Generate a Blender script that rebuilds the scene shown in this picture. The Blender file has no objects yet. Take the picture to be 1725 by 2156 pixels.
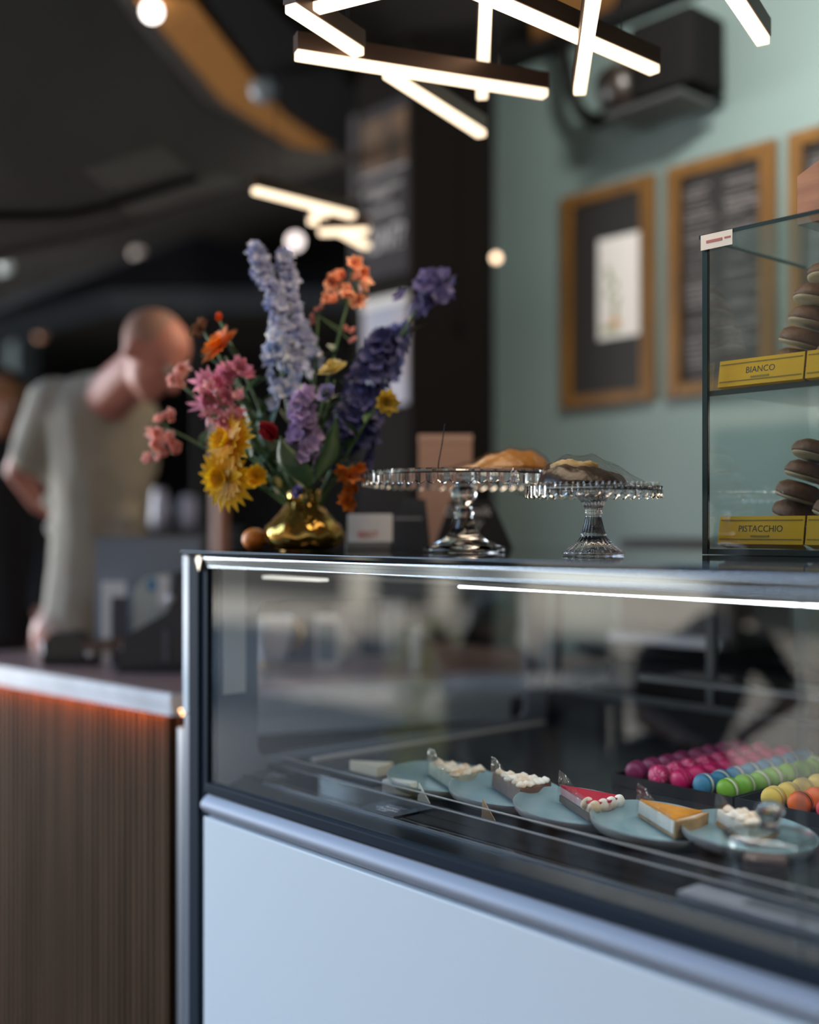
import bpy, bmesh, math, random
from mathutils import Vector, Matrix, Euler
random.seed(7)
PI = math.pi
scene = bpy.context.scene
COL = scene.collection

# ------------------------------------------------------------------ camera
H = 1.30            # eye height above the stall's platform
G = -.20            # street level below that platform
HY = 1113.0         # pixel row of the horizon
FP = 2450.0         # focal length in pixels of a 1725 px wide frame
R2 = Vector((.6617, .7498, 0))     # image right on the ground
F2 = Vector((-.7498, .6617, 0))    # viewing direction on the ground
cam = bpy.data.cameras.new('camera')
cam.sensor_fit = 'HORIZONTAL'; cam.sensor_width = 24.0
cam.lens = FP / 1725 * 24.0
cam.shift_y = (HY - 1078) / 1725
cam.clip_start = .05; cam.clip_end = 200
cam.dof.use_dof = True; cam.dof.focus_distance = 2.07
cam.dof.aperture_fstop = (cam.lens / 1000) / .054
co = bpy.data.objects.new('camera', cam); COL.objects.link(co)
co.location = (0, 0, H); co.rotation_euler = (PI/2, 0, math.atan2(.7498, .6617))
scene.camera = co

# ------------------------------------------------------------------ world, sun, exposure
w = bpy.data.worlds.new('sky'); scene.world = w; w.use_nodes = True
nt = w.node_tree; nt.nodes.clear()
out = nt.nodes.new('ShaderNodeOutputWorld'); bg = nt.nodes.new('ShaderNodeBackground')
tc = nt.nodes.new('ShaderNodeTexCoord'); sp = nt.nodes.new('ShaderNodeSeparateXYZ'); rp = nt.nodes.new('ShaderNodeValToRGB')
nt.links.new(tc.outputs['Generated'], sp.inputs[0]); nt.links.new(sp.outputs['Z'], rp.inputs[0])
rp.color_ramp.elements[0].position = 0.0; rp.color_ramp.elements[0].color = (.68, .855, 1.0, 1)
rp.color_ramp.elements[1].position = .6; rp.color_ramp.elements[1].color = (.32, .54, .88, 1)
nt.links.new(rp.outputs[0], bg.inputs[0])
dt = nt.nodes.new('ShaderNodeVectorMath'); dt.operation = 'DOT_PRODUCT'; dt.inputs[1].default_value = (-.80, -.60, 0)
nt.links.new(tc.outputs['Generated'], dt.inputs[0])
mr = nt.nodes.new('ShaderNodeMapRange'); mr.inputs['From Min'].default_value = .15; mr.inputs['From Max'].default_value = .95
mr.inputs['To Min'].default_value = .35; mr.inputs['To Max'].default_value = 8.5
nt.links.new(dt.outputs['Value'], mr.inputs['Value']); nt.links.new(mr.outputs[0], bg.inputs[1])   # the sky is brighter along the street
nt.links.new(bg.outputs[0], out.inputs[0])
sl = bpy.data.lights.new('sun', 'SUN'); sl.energy = 22.0; sl.angle = .01; sl.color = (1, .93, .82)
so = bpy.data.objects.new('sun', sl); COL.objects.link(so)
so.rotation_euler = Vector((.25, -.50, -.83)).to_track_quat('-Z', 'Y').to_euler()
al = bpy.data.lights.new('side_fill', 'AREA'); al.shape = 'RECTANGLE'; al.size = 3.2; al.size_y = 2.4; al.energy = 440; al.color = (1, .98, .95)
ao = bpy.data.objects.new('side_fill', al); COL.objects.link(ao)     # added area lamp, out of view, standing in for daylight from the left
ao.location = (-9.2, -.8, 1.35); ao.rotation_euler = Vector((.93, .40, -.05)).to_track_quat('-Z', 'Y').to_euler()
vs = scene.view_settings
vs.view_transform = 'Standard'; vs.look = 'None'; vs.gamma = 1; vs.exposure = 0.0; vs.use_curve_mapping = False
cy = scene.cycles
cy.use_denoising = True
cy.max_bounces = 10; cy.transparent_max_bounces = 24; cy.transmission_bounces = 8; cy.glossy_bounces = 5; cy.diffuse_bounces = 4
cy.caustics_reflective = False; cy.caustics_refractive = False; cy.sample_clamp_indirect = 4; cy.blur_glossy = .5

# ------------------------------------------------------------------ places
def W(px, py, t, mirror=False):
    p = F2*t + R2*((px-862.5)/FP*t); z = H-(py-HY)/FP*t
    return Vector((p.x, 2*1.306-p.y if mirror else p.y, z))
def onZ(px, py, drop): return W(px, py, drop*FP/(py-HY))
def onY(px, py, Y):
    d = F2+R2*((px-862.5)/FP); return W(px, py, Y/d.y)
def Z(d): return H-d

# ------------------------------------------------------------------ materials
def nodes(name):
    m = bpy.data.materials.new(name); m.use_nodes = True
    return m, m.node_tree, m.node_tree.nodes.get('Principled BSDF')
def setp(b, **k):
    for n, v in k.items():
        n = n.replace('_', ' ')
        if n in b.inputs: b.inputs[n].default_value = v
MATS = {}
def mat(name, col, rough=.5, metal=0, noise=0, scale=20, bump=0, bscale=60, stretch=None, col2=None, spec=.5, **k):
    if name in MATS: return MATS[name]
    m, t, b = nodes(name)
    c = (*col, 1)
    setp(b, Base_Color=c, Roughness=rough, Metallic=metal, Specular_IOR_Level=spec, **k)
    if noise or bump or col2:
        co_ = t.nodes.new('ShaderNodeTexCoord'); mp = t.nodes.new('ShaderNodeMapping')
        t.links.new(co_.outputs['Object'], mp.inputs[0])
        if stretch: mp.inputs['Scale'].default_value = stretch
        if noise or col2:
            n = t.nodes.new('ShaderNodeTexNoise'); n.inputs['Scale'].default_value = scale; n.inputs['Detail'].default_value = 4
            t.links.new(mp.outputs[0], n.inputs[0])
            r = t.nodes.new('ShaderNodeValToRGB')
            if col2 is None: lo, hi = [x*(1-noise) for x in col], [min(1, x*(1+noise)) for x in col]
            else: lo, hi = col, col2
            r.color_ramp.elements[0].position = .35; r.color_ramp.elements[0].color = (*lo, 1)
            r.color_ramp.elements[1].position = .65; r.color_ramp.elements[1].color = (*hi, 1)
            t.links.new(n.outputs[0], r.inputs[0]); t.links.new(r.outputs[0], b.inputs['Base Color'])
        if bump:
            n2 = t.nodes.new('ShaderNodeTexNoise'); n2.inputs['Scale'].default_value = bscale
            t.links.new(mp.outputs[0], n2.inputs[0])
            bp = t.nodes.new('ShaderNodeBump'); bp.inputs['Strength'].default_value = bump; bp.inputs['Distance'].default_value = .004
            t.links.new(n2.outputs[0], bp.inputs['Height']); t.links.new(bp.outputs[0], b.inputs['Normal'])
    MATS[name] = m
    return m
def emit(name, col, s):
    if name in MATS: return MATS[name]
    m, t, b = nodes(name); setp(b, Base_Color=(*col, 1), Emission_Color=(*col, 1), Emission_Strength=s); MATS[name] = m; return m
def pane(name, tint=(1, 1, 1), k=1.7, rough=0.0, bump=0, bscale=30, stretch=(1, 1, 1), ior=1.5, add=0, top=1.0):
    if name in MATS: return MATS[name]
    m, t, b = nodes(name); t.nodes.remove(b)
    o = t.nodes['Material Output']
    tr = t.nodes.new('ShaderNodeBsdfTransparent'); tr.inputs[0].default_value = (*tint, 1)
    gl = t.nodes.new('ShaderNodeBsdfGlossy'); gl.inputs['Roughness'].default_value = rough
    fr = t.nodes.new('ShaderNodeFresnel'); fr.inputs['IOR'].default_value = ior
    ge = t.nodes.new('ShaderNodeNewGeometry')
    s1 = t.nodes.new('ShaderNodeMath'); s1.operation = 'SUBTRACT'; s1.inputs[0].default_value = 1
    t.links.new(ge.outputs['Backfacing'], s1.inputs[1])
    mu = t.nodes.new('ShaderNodeMath'); mu.operation = 'MULTIPLY_ADD'; mu.use_clamp = True; mu.inputs[1].default_value = k; mu.inputs[2].default_value = add
    t.links.new(fr.outputs[0], mu.inputs[0])
    m2 = t.nodes.new('ShaderNodeMath'); m2.operation = 'MULTIPLY'
    mn = t.nodes.new('ShaderNodeMath'); mn.operation = 'MINIMUM'; mn.inputs[1].default_value = top; t.links.new(mu.outputs[0], mn.inputs[0])
    t.links.new(mn.outputs[0], m2.inputs[0]); t.links.new(s1.outputs[0], m2.inputs[1])
    mx = t.nodes.new('ShaderNodeMixShader')
    t.links.new(m2.outputs[0], mx.inputs[0]); t.links.new(tr.outputs[0], mx.inputs[1]); t.links.new(gl.outputs[0], mx.inputs[2])
    if bump:
        co_ = t.nodes.new('ShaderNodeTexCoord'); mp = t.nodes.new('ShaderNodeMapping'); mp.inputs['Scale'].default_value = stretch
        n2 = t.nodes.new('ShaderNodeTexNoise'); n2.inputs['Scale'].default_value = bscale
        t.links.new(co_.outputs['Object'], mp.inputs[0]); t.links.new(mp.outputs[0], n2.inputs[0])
        bp = t.nodes.new('ShaderNodeBump'); bp.inputs['Strength'].default_value = bump; bp.inputs['Distance'].default_value = .006
        t.links.new(n2.outputs[0], bp.inputs['Height']); t.links.new(bp.outputs[0], gl.inputs['Normal']); t.links.new(bp.outputs[0], fr.inputs['Normal'])
    t.links.new(mx.outputs[0], o.inputs[0]); MATS[name] = m; return m
def glass(name, tint=(1, 1, 1), rough=0.0, ior=1.48):
    if name in MATS: return MATS[name]
    m, t, b = nodes(name); setp(b, Base_Color=(*tint, 1), Roughness=rough, IOR=ior, Transmission_Weight=1.0); MATS[name] = m; return m

M_black = mat('black_plastic', (.012, .012, .014), .4)
M_dark = mat('dark_paint', (.016, .016, .017), .7, spec=.15)
M_pillar = mat('pillar_paint', (.013, .011, .010), .85, spec=.06)
M_alu = mat('anodised_aluminium', (.50, .53, .58), .3, .9)
M_rail = mat('satin_rail', (.36, .39, .46), .6, .1)
M_white = mat('white_gloss', (.76, .81, .83), .12)
M_navy = mat('blue_black_aluminium', (.022, .031, .042), .6, 0, spec=.03)
M_gray = mat('grey_enamel', (.22, .235, .27), .4)
M_blackglass = mat('black_glass', (.004, .005, .006), .04, 0, spec=.5)
M_pane = pane('clear_pane', (.97, .985, .98), 2.5)
M_cab = pane('greenish_pane', (.92, .96, .955), 1.7)
M_edge = mat('green_glass_edge', (.010, .028, .027), .25, spec=.25)
M_crystal = glass('pressed_glass', (1, 1, 1))
M_film = pane('cling_film', (.97, .96, .95), 1.6, .12, 1.0, 24, (.5, 6, 3), 1.5, .05, .28)
M_acet = pane('acetate_film', (.95, .95, .96), 1.2, .12, .5, 60, (1, 1, 1), 1.5, .05, .28)
M_marble = mat('white_marble', (.66, .68, .71), .3, noise=.12, scale=9)
M_gold = mat('gold_glass', (.58, .34, .075), .07, .85)
M_skin = mat('skin_ruddy', (.50, .19, .14), .5, noise=.12, scale=9)
M_skin2 = mat('skin_tan', (.40, .19, .12), .5, noise=.1, scale=9)
M_skin3 = mat('skin_light', (.62, .36, .26), .5, noise=.1, scale=9)
M_wood = mat('oak_slats', (.055, .031, .015), .7, spec=.1, col2=(.125, .075, .040), scale=3, stretch=(14, 14, .35))
M_brownwood = mat('brown_wood', (.30, .12, .06), .5, col2=(.40, .18, .09), scale=4, stretch=(2, 12, 12))
M_orangewood = mat('orange_wood', (.46, .20, .05), .5, col2=(.55, .25, .07), scale=3, stretch=(1, 8, 8))
M_frame = mat('gilt_oak', (.115, .052, .007), .55, col2=(.20, .092, .012), scale=5, stretch=(6, 6, .6))
M_paper = mat('white_paper', (.75, .74, .73), .7)
M_kraft = mat('kraft_card', (.50, .30, .22), .8)
M_chalk = mat('chalk', (.62, .62, .65), .9)
M_stem = mat('green_stem', (.08, .16, .05), .5)
M_leaf = mat('green_leaf', (.06, .12, .045), .45, noise=.3, scale=12)

# ------------------------------------------------------------------ mesh helpers
def tag(o, label=None, cat=None, group=None, kind=None):
    if label: o['label'] = label
    if cat: o['category'] = cat
    if group: o['group'] = group
    if kind: o['kind'] = kind
    return o
def thing(name, label, cat, loc=(0, 0, 0), rot=(0, 0, 0), group=None):
    o = bpy.data.objects.new(name, None); o.empty_display_size = .05; COL.objects.link(o)
    o.location = loc; o.rotation_euler = rot
    return tag(o, label, cat, group)
def obj(name, bm, m, parent=None, smooth=False, loc=None, recalc=True):
    if recalc: bmesh.ops.recalc_face_normals(bm, faces=bm.faces)
    me = bpy.data.meshes.new(name); bm.to_mesh(me); bm.free()
    for mm in (m if isinstance(m, (list, tuple)) else [m]): me.materials.append(mm)
    if smooth:
        for p in me.polygons: p.use_smooth = True
    o = bpy.data.objects.new(name, me); COL.objects.link(o)
    if parent: o.parent = parent
    if loc is not None: o.location = loc
    return o
def struct(name, bm, m, parent=None):
    o = obj(name, bm, m, parent)
    if not parent: o['kind'] = 'structure'
    return o
def B(): return bmesh.new()
def box(bm, x0, x1, y0, y1, z0, z1, bevel=0, mtx=None):
    vs_ = [bm.verts.new((x, y, z)) for z in (z0, z1) for y in (y0, y1) for x in (x0, x1)]
    fs = [bm.faces.new([vs_[i] for i in f]) for f in ((0, 2, 3, 1), (4, 5, 7, 6), (0, 1, 5, 4), (2, 6, 7, 3), (0, 4, 6, 2), (1, 3, 7, 5))]
    if bevel:
        es = {e for f in fs for e in f.edges}
        r = bmesh.ops.bevel(bm, geom=list(es), offset=bevel, segments=2, affect='EDGES', profile=.6)
        vs_ = list({v for f in r['faces'] for v in f.verts} | {v for v in vs_ if v.is_valid})
    if mtx is not None: bmesh.ops.transform(bm, matrix=mtx, verts=vs_)
    return bm
def bx(*a, **k): return box(B(), *a, **k)
def tube(bm, pts, r, seg=8, caps=True):
    pts = [Vector(p) for p in pts]; n = len(pts)
    rs = r if isinstance(r, (list, tuple)) else [r]*n
    rings = []; prev = None
    for i, p in enumerate(pts):
        d = (pts[min(i+1, n-1)]-pts[max(i-1, 0)]).normalized()
        if prev is None:
            u = d.orthogonal().normalized()
        else:
            u = (prev-d*prev.dot(d)).normalized()
        prev = u; v = d.cross(u)
        rings.append([bm.verts.new(p+(u*math.cos(2*PI*k/seg)+v*math.sin(2*PI*k/seg))*rs[i]) for k in range(seg)])
    for a, b in zip(rings, rings[1:]):
        for k in range(seg): bm.faces.new((a[k], a[(k+1) % seg], b[(k+1) % seg], b[k]))
    if caps:
        bm.faces.new(rings[0][::-1]); bm.faces.new(rings[-1])
    return bm
def lathe(bm, prof, seg=48, center=(0, 0), flute=None):
    """prof: (radius, z); flute(i, angle) scales the radius of row i"""
    rings = []
    for i, (r, z) in enumerate(prof):
        if r < 1e-6: rings.append([bm.verts.new((center[0], center[1], z))])
        else:
            rings.append([bm.verts.new((center[0]+math.cos(2*PI*k/seg)*r*(flute(i, 2*PI*k/seg) if flute else 1),
                                        center[1]+math.sin(2*PI*k/seg)*r*(flute(i, 2*PI*k/seg) if flute else 1), z)) for k in range(seg)])
    for a, b in zip(rings, rings[1:]):
        for k in range(seg):
            k2 = (k+1) % seg
            if len(a) == 1 and len(b) == 1: continue
            if len(a) == 1: bm.faces.new((a[0], b[k2], b[k]))
            elif len(b) == 1: bm.faces.new((a[k], a[k2], b[0]))
            else: bm.faces.new((a[k], a[k2], b[k2], b[k]))
    return bm
def prism(bm, poly, z0, z1):
    a = [bm.verts.new((x, y, z0)) for x, y in poly]; b = [bm.verts.new((x, y, z1)) for x, y in poly]
    bm.faces.new(a[::-1]); bm.faces.new(b); n = len(poly)
    for i in range(n): bm.faces.new((a[i], a[(i+1) % n], b[(i+1) % n], b[i]))
    return bm
def slab(bm, pts, n):
    """a flat polygon of 3-D points given thickness by the vector n"""
    n = Vector(n); a = [bm.verts.new(Vector(p)) for p in pts]; b = [bm.verts.new(Vector(p)+n) for p in pts]
    bm.faces.new(a[::-1]); bm.faces.new(b); k = len(pts)
    for i in range(k): bm.faces.new((a[i], a[(i+1) % k], b[(i+1) % k], b[i]))
    return bm
def ball(bm, c, r, seg=12, rot=None):
    r = r if isinstance(r, (list, tuple)) else (r, r, r)
    mtx = Matrix.Translation(Vector(c)) @ (rot.to_4x4() if rot is not None else Matrix.Identity(4)) @ Matrix.Diagonal((*r, 1))
    bmesh.ops.create_uvsphere(bm, u_segments=seg, v_segments=max(6, seg//2+2), radius=1, matrix=mtx)
    return bm
def sheet(bm, P, nu, nv, thick=None):
    """grid surface P(u, v); thick closes it downward along the vector"""
    g = [[bm.verts.new(P(i/nu, j/nv)) for j in range(nv+1)] for i in range(nu+1)]
    for i in range(nu):
        for j in range(nv): bm.faces.new((g[i][j], g[i+1][j], g[i+1][j+1], g[i][j+1]))
    if thick is not None:
        th = Vector(thick); h = [[bm.verts.new(g[i][j].co+th) for j in range(nv+1)] for i in range(nu+1)]
        for i in range(nu):
            for j in range(nv): bm.faces.new((h[i][j], h[i][j+1], h[i+1][j+1], h[i+1][j]))
        for i in range(nu):
            bm.faces.new((g[i][0], h[i][0], h[i+1][0], g[i+1][0])); bm.faces.new((g[i][nv], g[i+1][nv], h[i+1][nv], h[i][nv]))
        for j in range(nv):
            bm.faces.new((g[0][j], g[0][j+1], h[0][j+1], h[0][j])); bm.faces.new((g[nu][j], h[nu][j], h[nu][j+1], g[nu][j+1]))
    return bm
def text(name, s, size, mtx, m, parent, depth=.0006, align='CENTER', shear=0, xs=1.0, spacing=1.0):
    cu = bpy.data.curves.new(name, 'FONT'); cu.body = s; cu.size = size; cu.extrude = depth; cu.align_x = align; cu.shear = shear
    cu.space_line = spacing; cu.resolution_u = 3
    o = bpy.data.objects.new(name, cu); COL.objects.link(o)
    dg = bpy.context.evaluated_depsgraph_get(); me = bpy.data.meshes.new_from_object(o.evaluated_get(dg))
    bpy.data.objects.remove(o); bpy.data.curves.remove(cu)
    me.transform(mtx @ Matrix.Diagonal((xs, 1, 1, 1))); me.materials.clear(); me.materials.append(m); me.name = name
    q = bpy.data.objects.new(name, me); COL.objects.link(q)
    if parent: q.parent = parent
    return q
def frame_mtx(o, x, y):
    """matrix whose local x and y axes are the given world directions"""
    x = Vector(x).normalized(); y = Vector(y); y = (y-x*y.dot(x)).normalized(); z = x.cross(y)
    m = Matrix((x, y, z)).transposed().to_4x4(); m.translation = Vector(o); return m
def copy_tree(o, parent=None):
    c = o.copy(); COL.objects.link(c); c.parent = parent
    for ch in list(o.children): copy_tree(ch, c)
    return c
def capsule(bm, a, b, ra, rb):
    a, b = Vector(a), Vector(b); tmp = bmesh.new()
    bmesh.ops.create_icosphere(tmp, subdivisions=2, radius=ra, matrix=Matrix.Translation(a))
    bmesh.ops.create_icosphere(tmp, subdivisions=2, radius=rb, matrix=Matrix.Translation(b))
    r = bmesh.ops.convex_hull(tmp, input=tmp.verts)
    bad = [v for v in tmp.verts if not v.link_faces]
    inner = [g for g in r['geom_interior'] if isinstance(g, bmesh.types.BMVert)]
    bmesh.ops.delete(tmp, geom=list(set(bad+inner)), context='VERTS')
    me = bpy.data.meshes.new('t'); tmp.to_mesh(me); tmp.free(); bm.from_mesh(me); bpy.data.meshes.remove(me)
    return bm
def chain(bm, pts):
    """pts: (x, y, z, r)"""
    for p, q in zip(pts, pts[1:]): capsule(bm, p[:3], q[:3], p[3], q[3])
    return bm
def meld(name, bm, m, parent, voxel=.012, it=6, fac=.5):
    """one continuous surface out of overlapping volumes"""
    me = bpy.data.meshes.new(name); bm.to_mesh(me); bm.free()
    o = bpy.data.objects.new(name, me); COL.objects.link(o)
    r = o.modifiers.new('r', 'REMESH'); r.mode = 'VOXEL'; r.voxel_size = voxel
    s = o.modifiers.new('s', 'SMOOTH'); s.iterations = it; s.factor = fac
    dg = bpy.context.evaluated_depsgraph_get(); dg.update()
    m2 = bpy.data.meshes.new_from_object(o.evaluated_get(dg)); m2.name = name
    o.modifiers.clear(); o.data = m2; bpy.data.meshes.remove(me)
    m2.materials.clear(); m2.materials.append(m)
    for p in m2.polygons: p.use_smooth = True
    if parent: o.parent = parent
    return o
ORD = ['front', 'second', 'third', 'fourth', 'fifth', 'sixth', 'seventh', 'eighth', 'ninth']

# ================================================================== THE SETTING
M_floor = mat('shaded_paving', (.085, .083, .08), .8, noise=.15, scale=3)  # near paving, colour darkened for the shade that falls there
M_shopfloor = mat('shop_floor', (.06, .055, .05), .6, noise=.2, scale=3)
struct('floor', bx(-14, 4, 1.48, 8, G-.1, 0), M_shopfloor)
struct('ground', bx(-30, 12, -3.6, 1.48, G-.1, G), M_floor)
struct('ground_plaza', bx(-30, 12, -14, -3.6, G-.1, G), mat('sunlit_paving', (.24, .235, .22), .8, noise=.12, scale=2))  # paving beyond the shade, colour lightened to brighten its reflection
M_teal = mat('teal_wall_paint', (.188, .264, .264), .6, noise=.04, scale=2)
struct('wall_back', bx(-3.6, 4, 3.40, 3.55, 0, 3.2), M_teal)
struct('wall_left', bx(-14.1, -14, 1.5, 8, 0, 3.6), M_dark)
struct('wall_far', bx(-14, -3.6, 7.9, 8, 0, 3.6), M_dark)
struct('wall_right', bx(2.6, 2.7, 1.5, 3.4, 0, 3.2), M_teal)
M_ceil = mat('ceiling_paint', (.035, .03, .026), .7)
struct('ceiling', bx(-14, 4, .1, 8, 3.2, 3.35), M_ceil)
struct('canopy', bx(-2.2, 4, -2.6, .1, 3.2, 3.24), M_ceil)  # unseen roof sheet added to block light from above
struct('wall_shade_front', bx(-11.2, 5, .1, .4, 3.36, 5.9), mat('shade_brick', (.20, .12, .09), .8))  # unseen wall added to keep the sun off the near street
struct('wall_shade_side', bx(-20, -11.2, .1, .4, 3.36, 13), mat('shade_brick', (.20, .12, .09), .8))  # taller unseen wall, added to shade the left of the street
# orange timber boards between the dark beams of the ceiling
def ceil_poly(name, pix, m, zr=1.895, th=-.03):
    return struct(name, slab(B(), [W(x, y, zr*FP/(HY-y)) for x, y in pix], (0, 0, th)), m)
ceil_poly('trim_2', [(285, -20), (405, -20), (545, 165), (600, 230), (700, 300), (640, 310), (470, 200)], M_orangewood)
ceil_poly('trim_3', [(1120, -60), (1330, -60), (1250, 45), (1120, 95)], M_orangewood)
ceil_poly('trim_4', [(405, -40), (520, -40), (745, 190), (745, 330), (600, 235)], M_dark, 1.80, .05)
struct('trim_5', bx(-3.6, 4, 3.30, 3.40, 3.13, 3.2), M_dark)       # dark beam along the top of the teal wall
# black square pillar
px0, px1, py0 = -3.664, -3.331, 2.947
struct('pillar', bx(px0, px1, py0, 3.42, 0, 3.2), M_pillar)
# street across the way
M_facade = mat('pale_render', (.62, .61, .57), .8, noise=.06, scale=.6)
fb = struct('wall_street', bx(-18.5, -8, -12.2, -12, G, 3.3), M_facade)
struct('wall_street_upper', bx(-18.6, -7.9, -12.4, -11.9, 3.3, 7.5), mat('dark_tiles', (.045, .042, .04), .8))
struct('wall_corner', bx(-8, 8, -12.2, -12, G, 10), mat('dark_brick', (.06, .035, .028), .8, noise=.2, scale=6))
struct('wall_side_street', bx(-30, -18.5, -12.2, -12, G, 4.2), mat('dark_render', (.05, .05, .05), .8))
M_win = mat('dark_window', (.03, .035, .04), .15)
for i, (x, z0, z1) in enumerate([(-17.6, G, 2.4), (-15.3, G, 2.4), (-10.6, .6, 2.9), (-9.2, G, 2.9), (-12.6, 1.2, 2.6)]):
    o = struct('window_%d' % (i+1), bx(x, x+1.7, -12.01, -11.97, z0, z1), M_win)

# ================================================================== DISPLAY CASE
X0, X1, Y0, Y1 = -2.215, .20, 1.306, 2.40
case = thing('display_case', 'long refrigerated glass pastry display case with white front panel and black top', 'display case', ((X0+X1)/2, 1.85, 0))
CB = case.location.copy()
def cpart(name, bm, m, smooth=False):
    bmesh.ops.translate(bm, vec=-CB, verts=bm.verts); return obj(name, bm, m, case, smooth)
cpart('front_panel', bx(-2.118, X1, 1.292, 1.318, G+.06, Z(.604), bevel=.003), M_white)
cpart('plinth', bx(X0+.02, X1, 1.34, 1.47, G, G+.06), M_black)
bm = bx(X0+.01, X1, 1.319, 1.475, G+.06, Z(.565)); box(bm, X0+.01, X1, 1.485, Y1-.01, .0005, Z(.565)); box(bm, X0+.01, X1, 1.475, 1.485, .01, Z(.565))
cpart('cabinet_body', bm, M_dark)
bm = B(); n = 10
prof = [(1.318, Z(.602))]+[(1.306-.022*math.sin(PI*k/n), Z(.602)+.046*(k/n)) for k in range(n+1)]+[(1.318, Z(.556))]
sheet(bm, lambda u, v: Vector((-2.118+(X1+2.118)*u, *prof[int(round(v*(len(prof)-1)))])), 1, len(prof)-1)
cpart('silver_rail', bm, M_rail, True)
cpart('glass_seal', bx(-2.12, X1, 1.296, 1.322, Z(.556), Z(.534), bevel=.004), M_navy)
cpart('front_glass', bx(-2.118, -.7563, Y0, Y0+.006, Z(.534), Z(.066)), M_pane)
cpart('front_glass', bx(-.7527, X1, Y0, Y0+.006, Z(.534), Z(.066)), M_pane)
cpart('glass_joint', bx(-.756, -.753, Y0+.001, Y0+.006, Z(.534), Z(.066)), mat('joint_seal', (.12, .14, .14), .3))
# corner post with its grooves, cap and white edge strip
bm = bx(-2.186, -2.145, 1.296, 1.40, G, Z(.056), bevel=.003); box(bm, -2.143, -2.128, 1.302, 1.40, G, Z(.056)); box(bm, -2.126, -2.116, 1.299, 1.33, Z(.55), Z(.066))
cpart('corner_post', bm, M_navy)
cpart('edge_strip', bx(-2.212, -2.187, 1.297, 1.33, Z(.397), Z(.056), bevel=.002), M_white)
cpart('edge_strip', bx(-2.210, -2.189, 1.30, 1.33, G, Z(.399)), mat('grey_edge', (.20, .22, .26), .35, .4))
bm = B(); c = Vector((-2.136, 1.291, Z(.066)))
slab(bm, [c+Vector((-.012, 0, 0)), c+Vector((0, 0, -.024)), c+Vector((.010, 0, 0)), c+Vector((0, 0, .018))], (0, .012, 0))
cpart('corner_clip', bm, mat('brass_clip', (.45, .38, .27), .35, .8))
# top: black glass slab and the stepped bright profile below it
cpart('top_slab', bx(-2.20, X1, 1.285, Y1, Z(.0575), Z(.0475), bevel=.002), M_blackglass)
bm = bx(-2.115, X1, 1.290, 1.312, Z(.0640), Z(.0600), bevel=.001); box(bm, -2.115, X1, 1.300, 1.312, Z(.0815), Z(.0785), bevel=.001)
cpart('top_profile', bm, mat('polished_profile', (.72, .76, .80), .25, .9))
bm = bx(-2.115, X1, 1.2955, 1.314, Z(.0705), Z(.0645)); box(bm, -2.115, X1, 1.2985, 1.314, Z(.0780), Z(.0710))
cpart('profile_inlay', bm, mat('dark_mirror_inlay', (.30, .34, .38), .10, 1.0))
cpart('lamp_housing', bx(-2.10, X1, 1.595, 1.625, Z(.1130), Z(.103), bevel=.002), mat('lamp_housing', (.42, .43, .43), .3))
cpart('lamp_tube', bx(-1.666, X1-.05, 1.600, 1.609, Z(.1170), Z(.1128)), emit('case_led', (.93, .96, 1.0), 9.0))
cl_ = bpy.data.lights.new('case_lamp', 'AREA'); cl_.shape = 'RECTANGLE'; cl_.size = 1.8; cl_.size_y = .015; cl_.energy = 4.2; cl_.color = (.95, .97, 1.0)
clo = bpy.data.objects.new('case_lamp', cl_); COL.objects.link(clo); clo.parent = case; clo.location = Vector((-.75, 1.604, Z(.119)))-CB
cpart('lamp_end', bx(-2.06, -1.86, 1.40, 1.425, Z(.106), Z(.100), bevel=.002), emit('case_led_end', (1, .97, .9), 1.0))
# end frame with a rounded window
def ring_frame(o_y, o_z, i_y, i_z, rad, x, th):
    n = 8; inner = []; outer = []
    for (cy_, cz_, a0) in ((i_y[1]-rad, i_z[1]-rad, 0), (i_y[0]+rad, i_z[1]-rad, 90), (i_y[0]+rad, i_z[0]+rad, 180), (i_y[1]-rad, i_z[0]+rad, 270)):
        for k in range(n+1):
            a = math.radians(a0+90*k/n); inner.append((cy_+rad*math.cos(a), cz_+rad*math.sin(a)))
    corners = [(o_y[1], o_z[1]), (o_y[0], o_z[1]), (o_y[0], o_z[0]), (o_y[1], o_z[0])]
    for q in range(4): outer += [corners[q]]*(n+1)
    bm = B(); N = len(inner)
    vi = [bm.verts.new((x, a, b)) for a, b in inner]; vi2 = [bm.verts.new((x+th, a, b)) for a, b in inner]
    vo = [bm.verts.new((x, a, b)) for a, b in corners]; vo2 = [bm.verts.new((x+th, a, b)) for a, b in corners]
    for k in range(N):
        k2 = (k+1) % N; q, q2 = k//(n+1), k2//(n+1)
        for I, O in ((vi, vo), (vi2, vo2)):
            f = [I[k], I[k2], O[q2]] + ([O[q]] if q != q2 else [])
            bm.faces.new(f)
        bm.faces.new((vi[k], vi2[k], vi2[k2], vi[k2]))
    for q in range(4): bm.faces.new((vo[q], vo[(q+1) % 4], vo2[(q+1) % 4], vo2[q]))
    return bm
cpart('end_frame', ring_frame((1.325, 2.36), (Z(.56), Z(.085)), (1.425, 2.28), (Z(.500), Z(.158)), .03, -2.125, .012), M_gray)
cpart('end_glass', bx(-2.131, -2.126, 1.33, 2.35, Z(.53), Z(.09)), M_pane)
cpart('reflection_strip', bx(-2.112, -2.109, 1.335, 1.392, Z(.352), Z(.08), bevel=.001), mat('reflection_pale', (.85, .88, .84), .4))  # pale strip standing in for a bright reflection in the glass
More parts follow.
